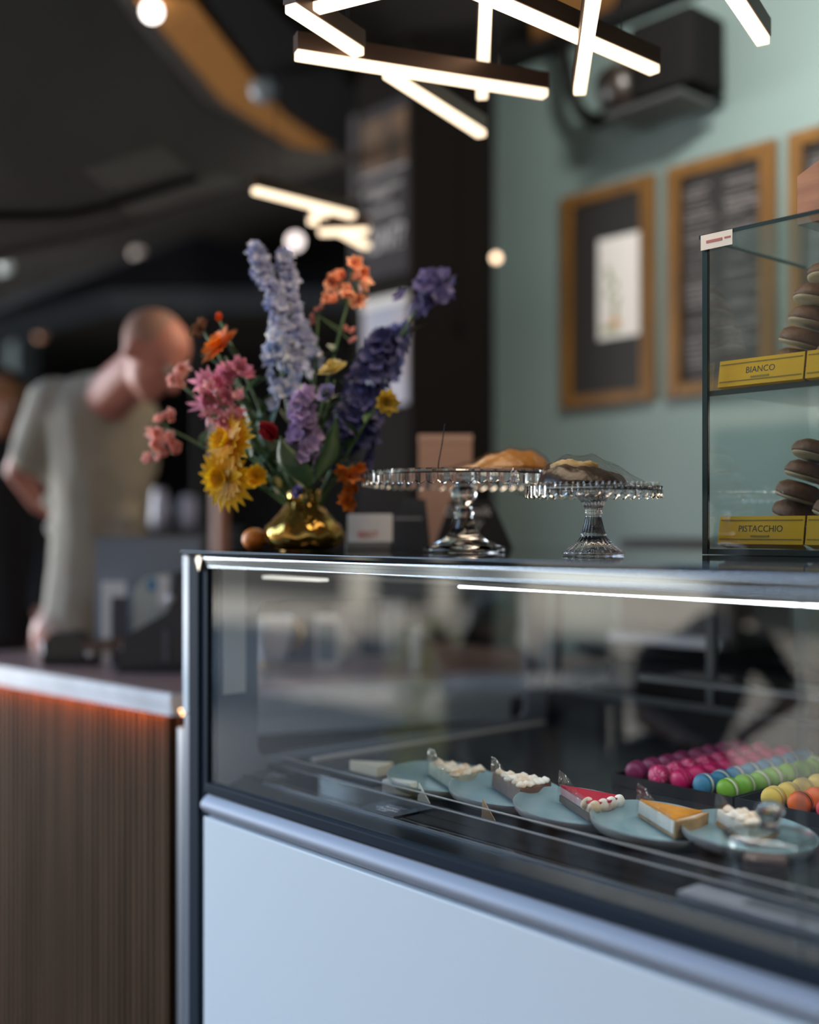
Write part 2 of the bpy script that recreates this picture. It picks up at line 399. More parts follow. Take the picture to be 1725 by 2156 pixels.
# deck, ledges, clear riser
cpart('deck', bx(-2.11, X1, 1.45, 2.37, Z(.53), Z(.513)), mat('black_deck', (.02, .021, .023), .25))
bm = B(); slab(bm, [(-2.11, 1.322, Z(.554)), (X1, 1.322, Z(.554)), (X1, 1.384, Z(.534)), (-2.11, 1.384, Z(.534))], (0, 0, -.008))
cpart('front_ledge', bm, mat('satin_black', (.006, .007, .008), .45, spec=.3))
cpart('ledge_edge', bx(-2.03, X1, 1.382, 1.386, Z(.540), Z(.530)), M_alu)
cpart('card_ledge', bx(-2.11, X1, 1.386, 1.45, Z(.545), Z(.530)), M_blackglass)
cpart('clear_riser', bx(-2.05, X1, 1.447, 1.451, Z(.530), Z(.491)), pane('riser_pane', (.9, .9, .9), 2.2))
bm = bx(-2.05, X1, 1.4462, 1.4518, Z(.492), Z(.4905)); box(bm, -2.05, X1, 1.4462, 1.4518, Z(.512), Z(.5105))
cpart('riser_edge', bm, mat('riser_edge', (.38, .36, .35), .3))
cpart('deck_trim', bx(-2.075, -2.063, 1.54, 2.3, Z(.513), Z(.507)), mat('pale_trim', (.66, .62, .56), .4))
# rear sliding doors and sill
cpart('rear_sill', bx(-2.11, X1, 2.36, 2.40, Z(.56), Z(.44)), M_dark)
bm = bx(-2.11, X1, 2.375, 2.395, Z(.44), Z(.425)); box(bm, -2.11, X1, 2.375, 2.395, Z(.10), Z(.058))
for x in (-2.11, -1.62, -1.12, -.6, -.05): box(bm, x, x+.022, 2.376, 2.394, Z(.44), Z(.08))
cpart('rear_frame', bm, mat('rear_frame', (.10, .11, .125), .35, .5))
bm = bx(-1.66, X1, 2.17, 2.20, Z(.350), Z(.335)); 
cpart('rear_rail', bm, mat('rear_rail', (.12, .13, .15), .3, .5))
cpart('rear_shelf', bx(-1.66, X1, 2.20, 2.36, Z(.350), Z(.344)), M_cab)

# ================================================================== BAR COUNTER
ct = [(-3.72, 1.302), (-2.496, 1.43), (-2.257, 2.054), (-2.15, 2.33), (-2.25, 2.80), (-3.55, 2.80), (-3.70, 2.1)]
def inset(poly, d):
    n = len(poly); outp = []
    for i in range(n):
        p, a, b = Vector(poly[i]), Vector(poly[i-1]), Vector(poly[(i+1) % n])
        e1, e2 = (p-a).normalized(), (b-p).normalized()
        n1, n2 = Vector((-e1.y, e1.x)), Vector((-e2.y, e2.x))
        k = (n1+n2); k = k/ (k.dot(n1) or 1)
        outp.append(tuple(p+k*d))
    return outp
bar = thing('bar_counter', 'bar counter with vertical wooden slats, white marble edge and brown top', 'counter', (-3.0, 2.0, 0))
def bpart(name, bm, m, smooth=False):
    bmesh.ops.translate(bm, vec=-bar.location, verts=bm.verts); return obj(name, bm, m, bar, smooth)
bpart('marble_slab', prism(B(), ct, .872, .8985), M_marble)
def ring(outer, inner_, z0, z1):
    bm = B(); n = len(outer); v = [[bm.verts.new((x, y, z)) for x, y in P] for P in (outer, inner_) for z in (z0, z1)]
    for i in range(n):
        j = (i+1) % n
        for a, b in ((v[0], v[1]), (v[2], v[3]), (v[0], v[2]), (v[1], v[3])): bm.faces.new((a[i], a[j], b[j], b[i]))
    return bm
bpart('marble_apron', ring(inset(ct, .004), inset(ct, .016), .845, .872), M_marble)
bpart('countertop', prism(B(), inset(ct, .008), .8984, .9005), mat('brown_stone', (.20, .135, .125), .28, noise=.12, scale=4))
body = inset(ct, .062)
bpart('counter_body', prism(B(), body, .0005, .872), mat('dark_oak', (.035, .022, .012), .6))
A, Bq = Vector(body[0]), Vector(body[1]); d = (Bq-A).normalized(); nrm = Vector((d.y, -d.x)); L = (Bq-A).length
bm = B(); k = 0; s = .004
while s < L-.03:
    wd = random.choice((.014, .015, .016)); p = A+d*s
    mt = Matrix.Translation((p.x, p.y, 0)) @ Matrix.Rotation(math.atan2(d.y, d.x), 4, 'Z')
    box(bm, 0, wd, -.020, 0, G, .871, mtx=mt); s += .0255
bpart('slatted_front', bm, M_wood)
bm = B(); mt = Matrix.Translation((A.x, A.y, 0)) @ Matrix.Rotation(math.atan2(d.y, d.x), 4, 'Z')
box(bm, 0, L, .0005, .03, G, .0, mtx=mt); bpart('kick_board', bm, MATS['dark_oak'])
bm = B(); q0 = A+d*.02+nrm*.036; q1 = A+d*(L-.03)+nrm*.028
mt = Matrix.Translation((q0.x, q0.y, 0)) @ Matrix.Rotation(math.atan2(d.y, d.x), 4, 'Z')
box(bm, 0, L-.05, -.004, .004, .860, .868, mtx=mt)
bpart('glow_strip', bm, emit('amber_strip', (1, .24, .045), 60.0))
bm = B()
for q in ((385, 1503), (393, 1497), (381, 1496), (394, 1505)):
    ball(bm, W(q[0], q[1], 2.78), .0035, 8)
bpart('strip_lamp', bm, emit('amber_dots', (1, .55, .25), 6))
e = Vector(ct[1]); f = Vector(ct[3])
bm = B(); d2 = (f-e).normalized(); mt = Matrix.Translation((e.x, e.y, 0)) @ Matrix.Rotation(math.atan2(d2.y, d2.x), 4, 'Z')
box(bm, .10, (f-e).length-.05, .012, .03, .785, .845, mtx=mt)
bpart('end_apron', bm, mat('apron_white', (.55, .57, .60), .4))
q = W(388, 1520, 2.72)
tag(obj('aluminium_trim', bx(q.x-.012, q.x+.012, q.y-.01, q.y+.01, G, .835), M_alu), 'tall narrow aluminium trim strip between slatted counter and display case', 'trim strip')

# ================================================================== CHANDELIERS
M_bar = mat('bar_housing', (.12, .075, .055), .4, .5)
M_led = emit('warm_led', (1, .78, .54), 2.0)
def light_bar(parent, a, b, half=.0125, up=.038):
    a, b = Vector(a), Vector(b); dd = (b-a); L = dd.length
    mt = Matrix.Translation(a-parent.location) @ Matrix.Rotation(math.atan2(dd.y, dd.x), 4, 'Z')
    h = obj('bar_housing', bx(0, L, -half-.002, half+.002, .004, up, mtx=mt, bevel=.001), M_bar, parent)
    obj('diffuser', bx(.001, L-.001, -half, half, -.012, .006, mtx=mt, bevel=.004), M_led, h)
    return h
def chandelier(label, center, bars, zr, cords, watts):
    t = thing('chandelier', label, 'hanging lamp', (center.x, center.y, 3.2))
    obj('ceiling_rose', lathe(B(), [(0, -.03), (.08, -.03), (.09, -.02), (.09, 0), (0, 0)], 24), M_dark, t, True)
    for i, (x0, y0, x1, y1, dz) in enumerate(bars):
        z = zr+dz
        a = W(x0, y0, z*FP/(HY-y0)); b = W(x1, y1, z*FP/(HY-y1)); b.z = a.z
        light_bar(t, a, b)
        if i in cords:
            for s in (.2, .8):
                p = a.lerp(b, s)-t.location
                obj('cord', tube(B(), [(p.x, p.y, p.z+.036), (p.x, p.y, -.005)], .0012, 6), M_black, t)
    li = bpy.data.lights.new('bar_light', 'AREA'); li.shape = 'RECTANGLE'; li.size = .7; li.size_y = .5; li.energy = watts; li.color = (1, .80, .58)
    lob = bpy.data.objects.new('bar_light', li); COL.objects.link(lob); lob.parent = t; lob.location = (0, 0, H+zr-.07-3.2)
    return t
chandelier('large cluster of crossed warm white light bars hanging above the display case', W(1000, -20, 2.2),
           [(610, 12, 757, 108, 0), (653, 17, 980, -66, .02), (622, 112, 1150, 195, -.015), (815, 152, 1015, 280, .03), (1026, -60, 1015, 200, .045),
            (975, -32, 1380, 145, -.01), (1258, -60, 1221, 190, -.04), (1512, -60, 1608, 84, .0)], .93, (0, 2, 5, 7), 5.5)
chandelier('far small cluster of overlapping warm light bars hanging beside the pillar sign', W(690, 440, 3.5),
           [(535, 398, 744, 452, 0), (652, 462, 700, 470, .02), (660, 445, 735, 470, .04), (672, 487, 775, 484, -.02), (705, 480, 772, 516, .0), (690, 470, 776, 480, .06)], .93, (0, 4), 4.5)

# ================================================================== TEAL WALL: menu boards, loudspeaker
YW = 3.372
def menu_frame(xa, xb, label, content):
    zt, zb = H+1.262, H+.456; cx = (xa+xb)/2; cz = (zt+zb)/2
    t = thing('menu_frame', label, 'menu board', (cx, 3.40, zb))
    w_, h_ = (xb-xa)/2, (zt-zb); fw = .046
    o = []
    obj('board', bx(-w_+.01, w_-.01, -.016, -.002, .01, h_-.01), mat('chalkboard', (.010, .009, .009), .6), t)
    bm = B()
    for a, b, c_, d_ in ((-w_, -w_+fw, 0, h_), (w_-fw, w_, 0, h_), (-w_+fw, w_-fw, 0, fw), (-w_+fw, w_-fw, h_-fw, h_)):
        box(bm, a, b, -.032, -.001, c_, d_, bevel=.005)
    for a, b, c_, d_ in ((-w_+fw-.012, -w_+fw+.004, fw-.012, h_-fw+.012), (w_-fw-.004, w_-fw+.012, fw-.012, h_-fw+.012)):
        box(bm, a, b, -.038, -.012, c_, d_, bevel=.003)
    obj('frame', bm, M_frame, t)
    content(t, w_, h_, fw)
    return t
def sheet_paper(t, w_, h_, fw):
    p = obj('notice_sheet', bx(-.04, w_-fw-.008, -.0185, -.0165, h_*.30, h_*.76), M_paper, t)
    bm = bx(-.02, .06, -.0200, -.0186, h_*.33, h_*.36)
    for k in range(7): ball(bm, (random.uniform(0, .07), -.0190, h_*(.40+.035*k)), (.012, .0008, .018), 8)
    obj('leaf_picture', bm, mat('printed_leaf', (.28, .33, .16), .7), p)
    obj('fruit_picture', ball(B(), (.04, -.0190, h_*.375), (.022, .0008, .016), 10), mat('printed_fruit', (.75, .30, .10), .7), p)
def chalk_lines(t, w_, h_, fw):
    bm = B(); rnd = random.Random(int(abs(w_)*1e5)+int(t.location.x*100))
    for colx in (-w_+fw+.02, .02):
        z = h_-fw-.05
        while z > fw+.04:
            if rnd.random() < .82:
                x = colx; end = colx+rnd.uniform(.07, .125)
                while x < end:
                    l = rnd.uniform(.008, .02); box(bm, x, x+l, -.0175, -.0163, z, z+rnd.uniform(.004, .008)); x += l+.004
            z -= .019 if rnd.random() < .85 else .045
    tag(obj('chalk_writing', bm, mat('dim_chalk', (.26, .24, .25), .9), t), kind='stuff')
menu_frame(-2.948, -2.520, 'gilt framed black board with a pale notice sheet, beside the dark pillar', sheet_paper)
menu_frame(-2.459, -2.040, 'gilt framed black menu board with rows of small writing, middle of three', chalk_lines)
menu_frame(-1.991, -1.560, 'gilt framed menu board partly hidden behind the wooden box on the cabinet', chalk_lines)
pa, pb_, pc = onY(1350, 150, 3.2), onY(1482, 150, 3.2), onY(1266, 150, 3.12)
sp = thing('loudspeaker', 'black wall loudspeaker with a curved cable high on the teal wall', 'loudspeaker', (pa.x, 3.2, onY(1380, 225, 3.2).z))
sw_, sh_ = pb_.x-pa.x, (225-62)/FP*4.02
obj('speaker_box', bx(0, sw_, -.07, .13, .02, sh_, bevel=.02), mat('speaker_black', (.006, .006, .006), .8, spec=.15), sp)
hr = .082; bm = B(); hl = pa.x-pc.x
bmesh.ops.create_cone(bm, cap_ends=True, segments=28, radius1=hr, radius2=hr, depth=hl, matrix=Matrix.Translation((-hl*.42, -.03, hr+.005)) @ Matrix.Rotation(PI/2, 4, 'Y'))
ball(bm, (-hl*.92, -.03, hr+.005), (.03, hr, hr), 20)
obj('speaker_horn', bm, mat('horn_black', (.022, .016, .014), .35), sp, True)
obj('wall_bracket', bx(.05, .13, .13, .2, .08, .16), M_dark, sp)
obj('lower_flap', bx(-hl*.8, sw_*.9, -.09, .10, -.022, -.002, bevel=.006), mat('flap_grey', (.05, .055, .055), .35), sp)
pts = [W(1180, 60, 4.35), W(1192, 130, 4.32), W(1203, 195, 4.28), W(1222, 235, 4.25), W(1255, 258, 4.22), W(1300, 235, 4.16), W(1330, 225, 4.13)]
obj('cable_conduit', tube(B(), [p-sp.location for p in pts], [.022]*4+[.026, .02, .016], 10), MATS['speaker_black'], sp, True)
pts = [W(1262, 255, 4.22), W(1285, 288, 4.2), W(1310, 290, 4.18), W(1325, 262, 4.15), W(1332, 225, 4.12)]
obj('thin_cable', tube(B(), [p-sp.location for p in pts], .009, 8), mat('grey_cable', (.2, .26, .25), .5), sp, True)
# spot lamp on the ceiling that washes the teal wall
sw = thing('track_spotlight', 'ceiling spotlight lighting the teal wall, above the frame', 'spotlight', (-1.55, 2.35, 3.2))
obj('mount', lathe(B(), [(0, -.05), (.03, -.05), (.04, -.03), (.04, 0), (0, 0)], 16), M_black, sw, True)
obj('lamp_head', lathe(B(), [(0, -.06), (.035, -.06), (.05, -.10), (.055, -.19), (.048, -.19), (.03, -.12), (0, -.12)], 20), M_black, sw, True)
ll = bpy.data.lights.new('spot_lamp', 'SPOT'); ll.energy = 130; ll.color = (1, .94, .84); ll.spot_size = 2.2; ll.spot_blend = .9; ll.shadow_soft_size = .08
lo = bpy.data.objects.new('spot_lamp', ll); COL.objects.link(lo); lo.parent = sw; lo.location = (0, 0, -.22)
lo.rotation_euler = Vector((-.6, 1.0, -.30)).to_track_quat('-Z', 'Y').to_euler()

# ================================================================== PILLAR SIGNS
zT, zB = H+(HY-30)/FP*3.75, H+(HY-470)/FP*3.75
sg = thing('hanging_sign', 'grey sign board with white writing high on the black pillar', 'sign', ((px0+px1)/2, py0, zB))
M_sign = mat('sign_grey', (.050, .047, .053), .8, spec=.1)
wS = (px1-px0)/2
obj('panel', bx(-wS+.006, wS-.004, -.016, 0, 0, zT-zB), M_sign, sg)
obj('edge_profile', bx(-wS-.004, -wS+.035, -.028, 0, -.02, zT-zB), mat('sign_edge', (.085, .08, .085), .8, spec=.1), sg)
hS = zT-zB
bm = B(); slab(bm, [(-wS+.04, -.0165, hS*.60), (wS-.006, -.0165, hS*.60), (wS-.006, -.0165, hS*.62), (-.14, -.0165, hS*.62)], (0, -.002, 0))
obj('white_line', bm, mat('sign_line', (.34, .32, .34), .6), sg)
bm = bx(-wS+.05, wS-.006, -.018, -.016, hS*.63, hS*.93)
obj('picture', bm, mat('sign_picture', (.02, .015, .015), .5, col2=(.20, .11, .05), scale=9), sg)
FM = lambda x, z, y=-.0165: Matrix.Translation((x, y, z)) @ Matrix.Rotation(PI/2, 4, 'X')
M_letters = mat('sign_letters', (.62, .60, .62), .6); M_dimlet = mat('sign_small_letters', (.30, .28, .29), .6)
text('headline', 'HUNT?', .13, FM(.012, hS*.155), M_letters, sg, xs=.62, shear=.15)
bm = B(); rnd = random.Random(3)
for z, x0, x1 in ((.50, -.11, .13), (.455, -.05, .06), (.36, -.095, .115)):
    x = x0
    while x < x1:
        l = rnd.uniform(.01, .03); box(bm, x, min(x+l, x1), -.0178, -.0162, hS*z, hS*z+.022); x += l+.006
obj('small_print', bm, M_dimlet, sg)
zT2, zB2 = H+(HY-545)/FP*3.75, H+(HY-800)/FP*3.75
ps = thing('poster', 'pale blue and pink picture poster low on the black pillar behind flowers', 'poster', (px0+.19, py0, zB2))
h2 = zT2-zB2
obj('picture', bx(-.135, .13, -.012, 0, 0, h2), mat('poster_print', (.30, .34, .45), .6, col2=(.42, .33, .36), scale=4), ps)
obj('header_bar', bx(-.135, .13, -.02, 0, h2, h2+.035), M_paper, ps)

# ================================================================== CAKE STANDS
def cake_stand(name, label, base, r, h, foot_prof, skirt, nfl, fluted):
    t = thing(name, label, 'cake stand', base)
    seg = nfl*4
    fl = (lambda i, a: 1+.055*math.cos(a*20)) if fluted else None
    obj('pedestal', lathe(B(), foot_prof, 80 if fluted else 48, flute=fl), M_crystal, t, True)
    prof = [(0, h-.007), (r*.97, h-.007), (r*.985, h-.004), (r*.985, h-skirt), (r, h-skirt-.002), (r*1.0, h+.002), (r*.96, h+.003), (r*.955, h), (0, h)]
    bm = B(); rings = []
    for i, (rr, z) in enumerate(prof):
        ring = []
        for k in range(seg):
            a = 2*PI*k/seg; q = rr; zz = z
            if i in (4, 5): q = rr*(1+.010*abs(math.cos(a*nfl/2)))
            if i in (3, 4): zz = z+.006*(1-abs(math.sin(a*nfl/2)))
            ring.append(bm.verts.new((q*math.cos(a), q*math.sin(a), zz)) if rr > 1e-6 else None)
        if rr <= 1e-6: ring = [bm.verts.new((0, 0, z))]
        rings.append(ring)
    for a_, b_ in zip(rings, rings[1:]):
        for k in range(seg):
            k2 = (k+1) % seg
            if len(a_) == 1: bm.faces.new((a_[0], b_[k2], b_[k]))
            elif len(b_) == 1: bm.faces.new((a_[k], a_[k2], b_[0]))
            else: bm.faces.new((a_[k], a_[k2], b_[k2], b_[k]))
    obj('plate', bm, M_crystal, t)
    return t
TOPZ = Z(.0475)
u1 = 2.35/FP; s1 = W(977, HY, 2.35); s1.z = TOPZ+.0005
hp1 = (1165-1000)*u1
foot1 = [(0, 0), (.082, 0), (.084, .005), (.080, .011), (.064, .014), (.062, .018), (.045, .025), (.033, .036), (.024, .052), (.019, .066), (.017, .074), (.021, .078), (.0165, .083),
         (.016, .092), (.0195, .100), (.025, .108), (.0265, .118), (.024, .127), (.018, .133), (.021, .138), (.030, .143), (.035, hp1-.0072), (0, hp1-.0072)]
cake_stand('cake_stand', 'larger glass cake stand holding a wrapped golden cake, next to the vase', s1, .203, hp1, foot1, .026, 56, False)
u2 = 2.05/FP; s2 = W(1250, HY, 2.05); s2.z = TOPZ+.0005
hp2 = (1168-1026)*u2
foot2 = [(0, 0), (.050, 0), (.052, .004), (.049, .008), (.040, .014), (.031, .022), (.023, .031), (.0205, .035), (.0225, .038), (.0195, .041), (.0165, .053), (.0135, .066),
         (.0125, .071), (.0150, .074), (.0135, .077), (.015, .084), (.021, .095), (.030, .104), (.034, hp2-.0072), (0, hp2-.0072)]
cake_stand('cake_stand', 'smaller fluted glass cake stand holding a wrapped chocolate cake', s2, .119, hp2, foot2, .017, 40, True)
def mound(prof, ry, seg=40, rows=10, wob=.004, seed=1, p=2.2):
    """cake hump along local x (image right): prof = list of (x, height) outline"""
    rnd = random.Random(seed); xs = [q[0] for q in prof]; x0, x1 = xs[0], xs[-1]
    def hgt(x):
        for (a, ha), (b, hb) in zip(prof, prof[1:]):
            if a <= x <= b: return ha+(hb-ha)*(x-a)/(b-a)
        return 0
    bm = B(); nu, nv = 44, 18
    def P(u, v):
        x = x0+(x1-x0)*u; y = (v*2-1); wy = ry*(max(0, 1-abs(2*u-1)**p))**.5+.002
        z = hgt(x)*max(0, 1-abs(y)**2.6)+wob*math.sin(x*190+y*5)*math.sin(y*9+x*60)*(1-abs(y))
        return Vector((x, y*wy, max(z, 0)+.0008))
    sheet(bm, P, nu, nv)
    bd = [e_ for e_ in bm.edges if e_.is_boundary]
    bmesh.ops.contextual_create(bm, geom=bd)
    return bm
rz = math.atan2(.7498, .6617)
M_goldcake = mat('golden_glaze', (.22, .080, .014), .3, col2=(.46, .21, .05), scale=18, bump=.6, bscale=40)
c1 = thing('wrapped_cake', 'golden brown cake under cling film on the larger glass stand', 'cake', s1+Vector((0, 0, hp1+.0012)), (0, 0, rz))
pf = lambda P, u: [((x)*u, (y)*u) for x, y in P]
obj('cake', mound(pf([(-20, 2), (20, 18), (60, 38), (95, 46), (140, 44), (168, 30), (182, 8)], u1), .085, seed=2), M_goldcake, c1, True)
obj('cling_film', mound(pf([(-75, 1), (-40, 10), (20, 27), (60, 44), (95, 52), (145, 50), (175, 34), (188, 2)], u1), .105, wob=.003, seed=3), M_film, c1, True)
bm = B(); 
for k in range(5):
    x = (85+k*3)*u1; tube(bm, [(x, -.165+.004*k, -.004), (x+.004*math.sin(k), -.208, -.004-.004*k), (x-.006+.003*k, -.2085, -.030-.004*k), (x+.003*k, -.207, -.048-.002*k)], [.002, .004, .005, .0015], 6)
obj('film_tail', bm, M_film, c1, True)
c2 = thing('wrapped_cake', 'dark chocolate cake with cream top under cling film on the smaller stand', 'cake', s2+Vector((0, 0, hp2+.0012)), (0, 0, rz))
M_choc = mat('chocolate_cake', (.025, .012, .008), .35, noise=.4, scale=30, bump=.5)
obj('cake', mound(pf([(-118, 4), (-105, 34), (-75, 45), (-30, 44), (20, 36), (60, 20), (75, 4)], u2), .072, seed=4), M_choc, c2, True)
obj('cream_topping', mound(pf([(-92, 46), (-80, 52), (-45, 56), (-5, 51), (12, 44)], u2), .03, seed=5), mat('cream_ochre', (.50, .36, .16), .5, noise=.25, scale=40), c2, True)
obj('cling_film', mound(pf([(-135, 1), (-118, 20), (-95, 48), (-60, 66), (0, 66), (30, 52), (75, 27), (115, 2)], u2), .095, wob=.004, seed=6), M_film, c2, True)
bm = B(); rnd = random.Random(5)
for k in range(26):
    a = -1.2+k*.085; x = math.sin(a)*.117*1.0; y = -math.cos(a)*.117
    tube(bm, [(x*.99, y*.99, .004), (x*1.035, y*1.035, .004), (x*1.04, y*1.04, -.012-rnd.random()*.014)], [.003, .005, .002], 6)
obj('film_tail', bm, M_film, c2, True)
q = W(922, 994, 2.2)
pk = thing('cake_skewer', 'thin dark wire skewer standing on the rim of the larger cake stand', 'skewer', (q.x, q.y, q.z))
obj('wire', tube(B(), [W(922, 992, 2.2)-q, W(924, 972, 2.2)-q, W(931, 935, 2.2)-q, W(937, 892, 2.2)-q], [.0016, .0012, .0011, .001], 6), M_black, pk)

# ================================================================== GLASS CABINET on the case
cx0, cx1, cy0, cy1 = -1.233, -.45, 1.80, 2.16
zc0, zc1, zcs = TOPZ+.001, H+.532, H+.249
cab = thing('glass_cabinet', 'two shelf glass cabinet of biscuits standing on the display case', 'cabinet', ((cx0+cx1)/2, (cy0+cy1)/2, TOPZ))
def gpart(name, bm, m, par=None):
    bmesh.ops.translate(bm, vec=-cab.location, verts=bm.verts); return obj(name, bm, m, par or cab)
gpart('front_pane', bx(cx0+.006, cx1, cy0, cy0+.005, zc0+.012, zc1-.006), M_cab)
gpart('side_pane', bx(cx0, cx0+.005, cy0+.006, cy1, zc0+.012, zc1-.006), M_cab)
gpart('back_pane', bx(cx0+.006, cx1, cy1-.005, cy1, zc0+.012, zc1-.006), M_cab)
gpart('top_pane', bx(cx0-.003, cx1, cy0-.004, cy1+.003, zc1-.006, zc1), M_cab)
gpart('shelf', bx(cx0+.006, cx1, cy0+.008, cy1-.006, zcs-.004, zcs), M_cab)
gpart('base', bx(cx0, cx1, cy0, cy1, zc0, zc0+.010), mat('cabinet_base', (.015, .03, .028), .15))
bm = bx(cx0-.0035, cx1, cy0-.0055, cy0-.0035, zc1-.0065, zc1+.0005); box(bm, cx0-.005, cx0-.003, cy0-.005, cy1+.003, zc1-.0065, zc1+.0005)
box(bm, cx0-.001, cx0+.010, cy0-.001, cy0+.0065, zc0, zc1-.006); box(bm, cx0+.010, cx1, cy0+.0052, cy0+.009, zcs-.009, zcs+.0005)
gpart('glass_edge', bm, M_edge)
st = gpart('sticker', bx(cx0, cx0+.066, cy0-.007, cy0-.0058, zc1-.028, zc1-.001), mat('sticker_cream', (.66, .63, .58), .6))
bm = bx(cx0+.012, cx0+.045, cy0-.0078, cy0-.0068, zc1-.017, zc1-.012); box(bm, cx0+.05, cx0+.062, cy0-.0078, cy0-.0068, zc1-.015, zc1-.012)
gpart('sticker_print', bm, mat('sticker_red', (.35, .10, .09), .6), st)
M_yel = mat('yellow_card', (.82, .45, .02), .6, spec=.15)
def name_card(label, x0, x1, zb, hh, word, sub):
    t = thing('name_card', label, 'name card', ((x0+x1)/2, cy0+.03, zb+.0008), group=None)
    w_ = (x1-x0)/2
    bm = B(); slab(bm, [(-w_, 0, .008), (w_, 0, .008), (w_, .008, hh), (-w_, .008, hh)], (0, .002, 0))
    slab(bm, [(-w_+.012, .012, 0), (w_, .012, 0), (w_, 0, .008), (-w_, 0, .008)], (0, .002, 0))
    obj('card', bm, M_yel, t)
    bm = B()
    for zz in (.016, hh-.008): slab(bm, [(-w_+.003, -.0004+.008*(zz-.008)/(hh-.008), zz), (w_-.003, -.0004+.008*(zz-.008)/(hh-.008), zz), (w_-.003, -.0004+.008*(zz-.008)/(hh-.008), zz+.0016), (-w_+.003, -.0004+.008*(zz-.008)/(hh-.008), zz+.0016)], (0, -.0006, 0))
    obj('rule_line', bm, mat('card_rule', (.25, .17, .02), .6), t)
    tilt = math.atan2(.008, hh-.008)
    if word:
        mt = Matrix.Translation((0, -.0006+.008*.55, hh*.52)) @ Matrix.Rotation(PI/2-tilt, 4, 'X')
        text('lettering', word, .0165, mt, mat('card_ink', (.03, .025, .01), .6), t, xs=.95)
        obj('small_print', bx(-.018, .018, .001, .0022, hh*.36, hh*.36+.003), mat('card_small', (.35, .24, .02), .6), t)
    return t
ZS = zcs; ZL = zc0+.010
name_card('yellow BIANCO name card at the front of the upper cabinet shelf', -1.222, -1.052, ZS, .056, 'BIANCO', 1)
name_card('yellow name card cut off by the frame, right of BIANCO', -1.048, -.878, ZS, .056, '', 1)
name_card('yellow PISTACCHIO name card at the front of the lower cabinet shelf', -1.222, -1.052, ZL, .058, 'PISTACCHIO', 1)
name_card('yellow name card cut off by the frame, right of PISTACCHIO', -1.048, -.878, ZL, .058, '', 1)
M_cook = mat('brown_biscuit', (.13, .058, .032), .6, col2=(.20, .095, .055), scale=40, bump=.5, bscale=90)
M_cream = mat('biscuit_cream', (.42, .32, .20), .6, noise=.1, scale=30)
def biscuit(label, loc, rot, r, grp):
    t = thing('biscuit', label, 'biscuit', loc, rot, grp)
    n = 14; prof = [(0, 0), (r*.92, 0), (r, .004), (r, .010)]
    obj('cream_base', lathe(B(), [(0, 0), (r*.88, 0), (r*.99, .003), (r*1.01, .005), (r*.97, .007), (0, .007)], 30), M_cream, t, True)
    obj('biscuit_top', lathe(B(), [(0, .007), (r*1.0, .0071), (r*1.04, .013), (r*.95, .025), (r*.65, .033), (0, .035)], 30, flute=lambda i, a: 1+.03*math.sin(5*a+i)), M_cook, t, True)
    return t
def pile(zb, cx, cyy, where, r, rows):
    i = 0; names = []
    z = zb; lvl = ['bottom', 'second', 'third', 'fourth', 'fifth', 'topmost']
    for li, (n, off) in enumerate(rows):
        for k in range(n):
            side = ('leftmost', 'middle', 'rightmost')[k if n == 3 else (0 if (n == 2 and k == 0) else 2 if n == 2 else 1)]
            biscuit('brown biscuit with cream rim, %s of the %s layer, %s' % (side, lvl[li], where),
                    (cx+off+k*r*2.0, cyy+.008*((k+li) % 2), zb+.016+li*.0368), (.12, .30, k*.4+li*.3), r, 'biscuits in the glass cabinet')
pile(ZS, -1.165, 1.985, 'upper cabinet shelf', .043, [(3, 0), (3, .008), (3, .02), (2, .035), (2, .05), (1, .075)])
pile(ZL, -1.178, 1.985, 'lower cabinet shelf', .043, [(3, 0), (3, .015), (2, .025), (2, .04), (1, .06)])
q = W(1650, 430, 2.35)
wb = thing('wooden_box', 'brown wooden box with a sloping side on top of the glass cabinet', 'box', (-1.02, 1.95, zc1+.0005))
bm = B(); slab(bm, [(-.06, -.09, 0), (.28, -.09, 0), (.28, -.09, .15), (.06, -.09, .14), (-.06, -.09, .085)], (0, .012, 0))
obj('front_board', bm, M_brownwood, wb)
bm = bx(-.06, .28, .08, .092, 0, .085); box(bm, -.06, -.048, -.078, .08, 0, .085); box(bm, -.048, .28, -.078, .08, 0, .01)
obj('tray_body', bm, M_brownwood, wb)

# ================================================================== INSIDE THE CASE: plates, slices, cloche, trays, macarons
DZ = Z(.513)
M_plate = mat('teal_stoneware', (.16, .25, .27), .18, col2=(.23, .33, .345), scale=7, stretch=(1, 1, 1))
M_pl_rim = mat('stoneware_side', (.20, .20, .19), .5)
PR = .108
def make_plate(label, x, y, tilt):
    t = thing('plate', label, 'plate', (x, y, DZ+.001+PR*.9*math.sin(abs(tilt))*.98), (0, tilt, 0), 'blue grey stoneware plates in the case')
    obj('dish', lathe(B(), [(0, .006), (PR*.45, .006), (PR*.50, .0068), (PR*.54, .006), (PR*.84, .0065), (PR*.92, .010), (PR*.975, .017), (PR, .0185)], 64), M_plate, t, True)
    obj('underside', lathe(B(), [(PR, .0185), (PR*1.01, .0165), (PR*.99, .008), (PR*.93, 0), (0, 0)], 64), M_pl_rim, t, True)
    return t
M_white_cream = mat('vanilla_cream', (.72, .68, .58), .5, noise=.08, scale=40)
def wedge_poly(l, hw): return [(-l*.55, 0), (l*.45, -hw), (l*.45+.006, 0), (l*.45, hw)]
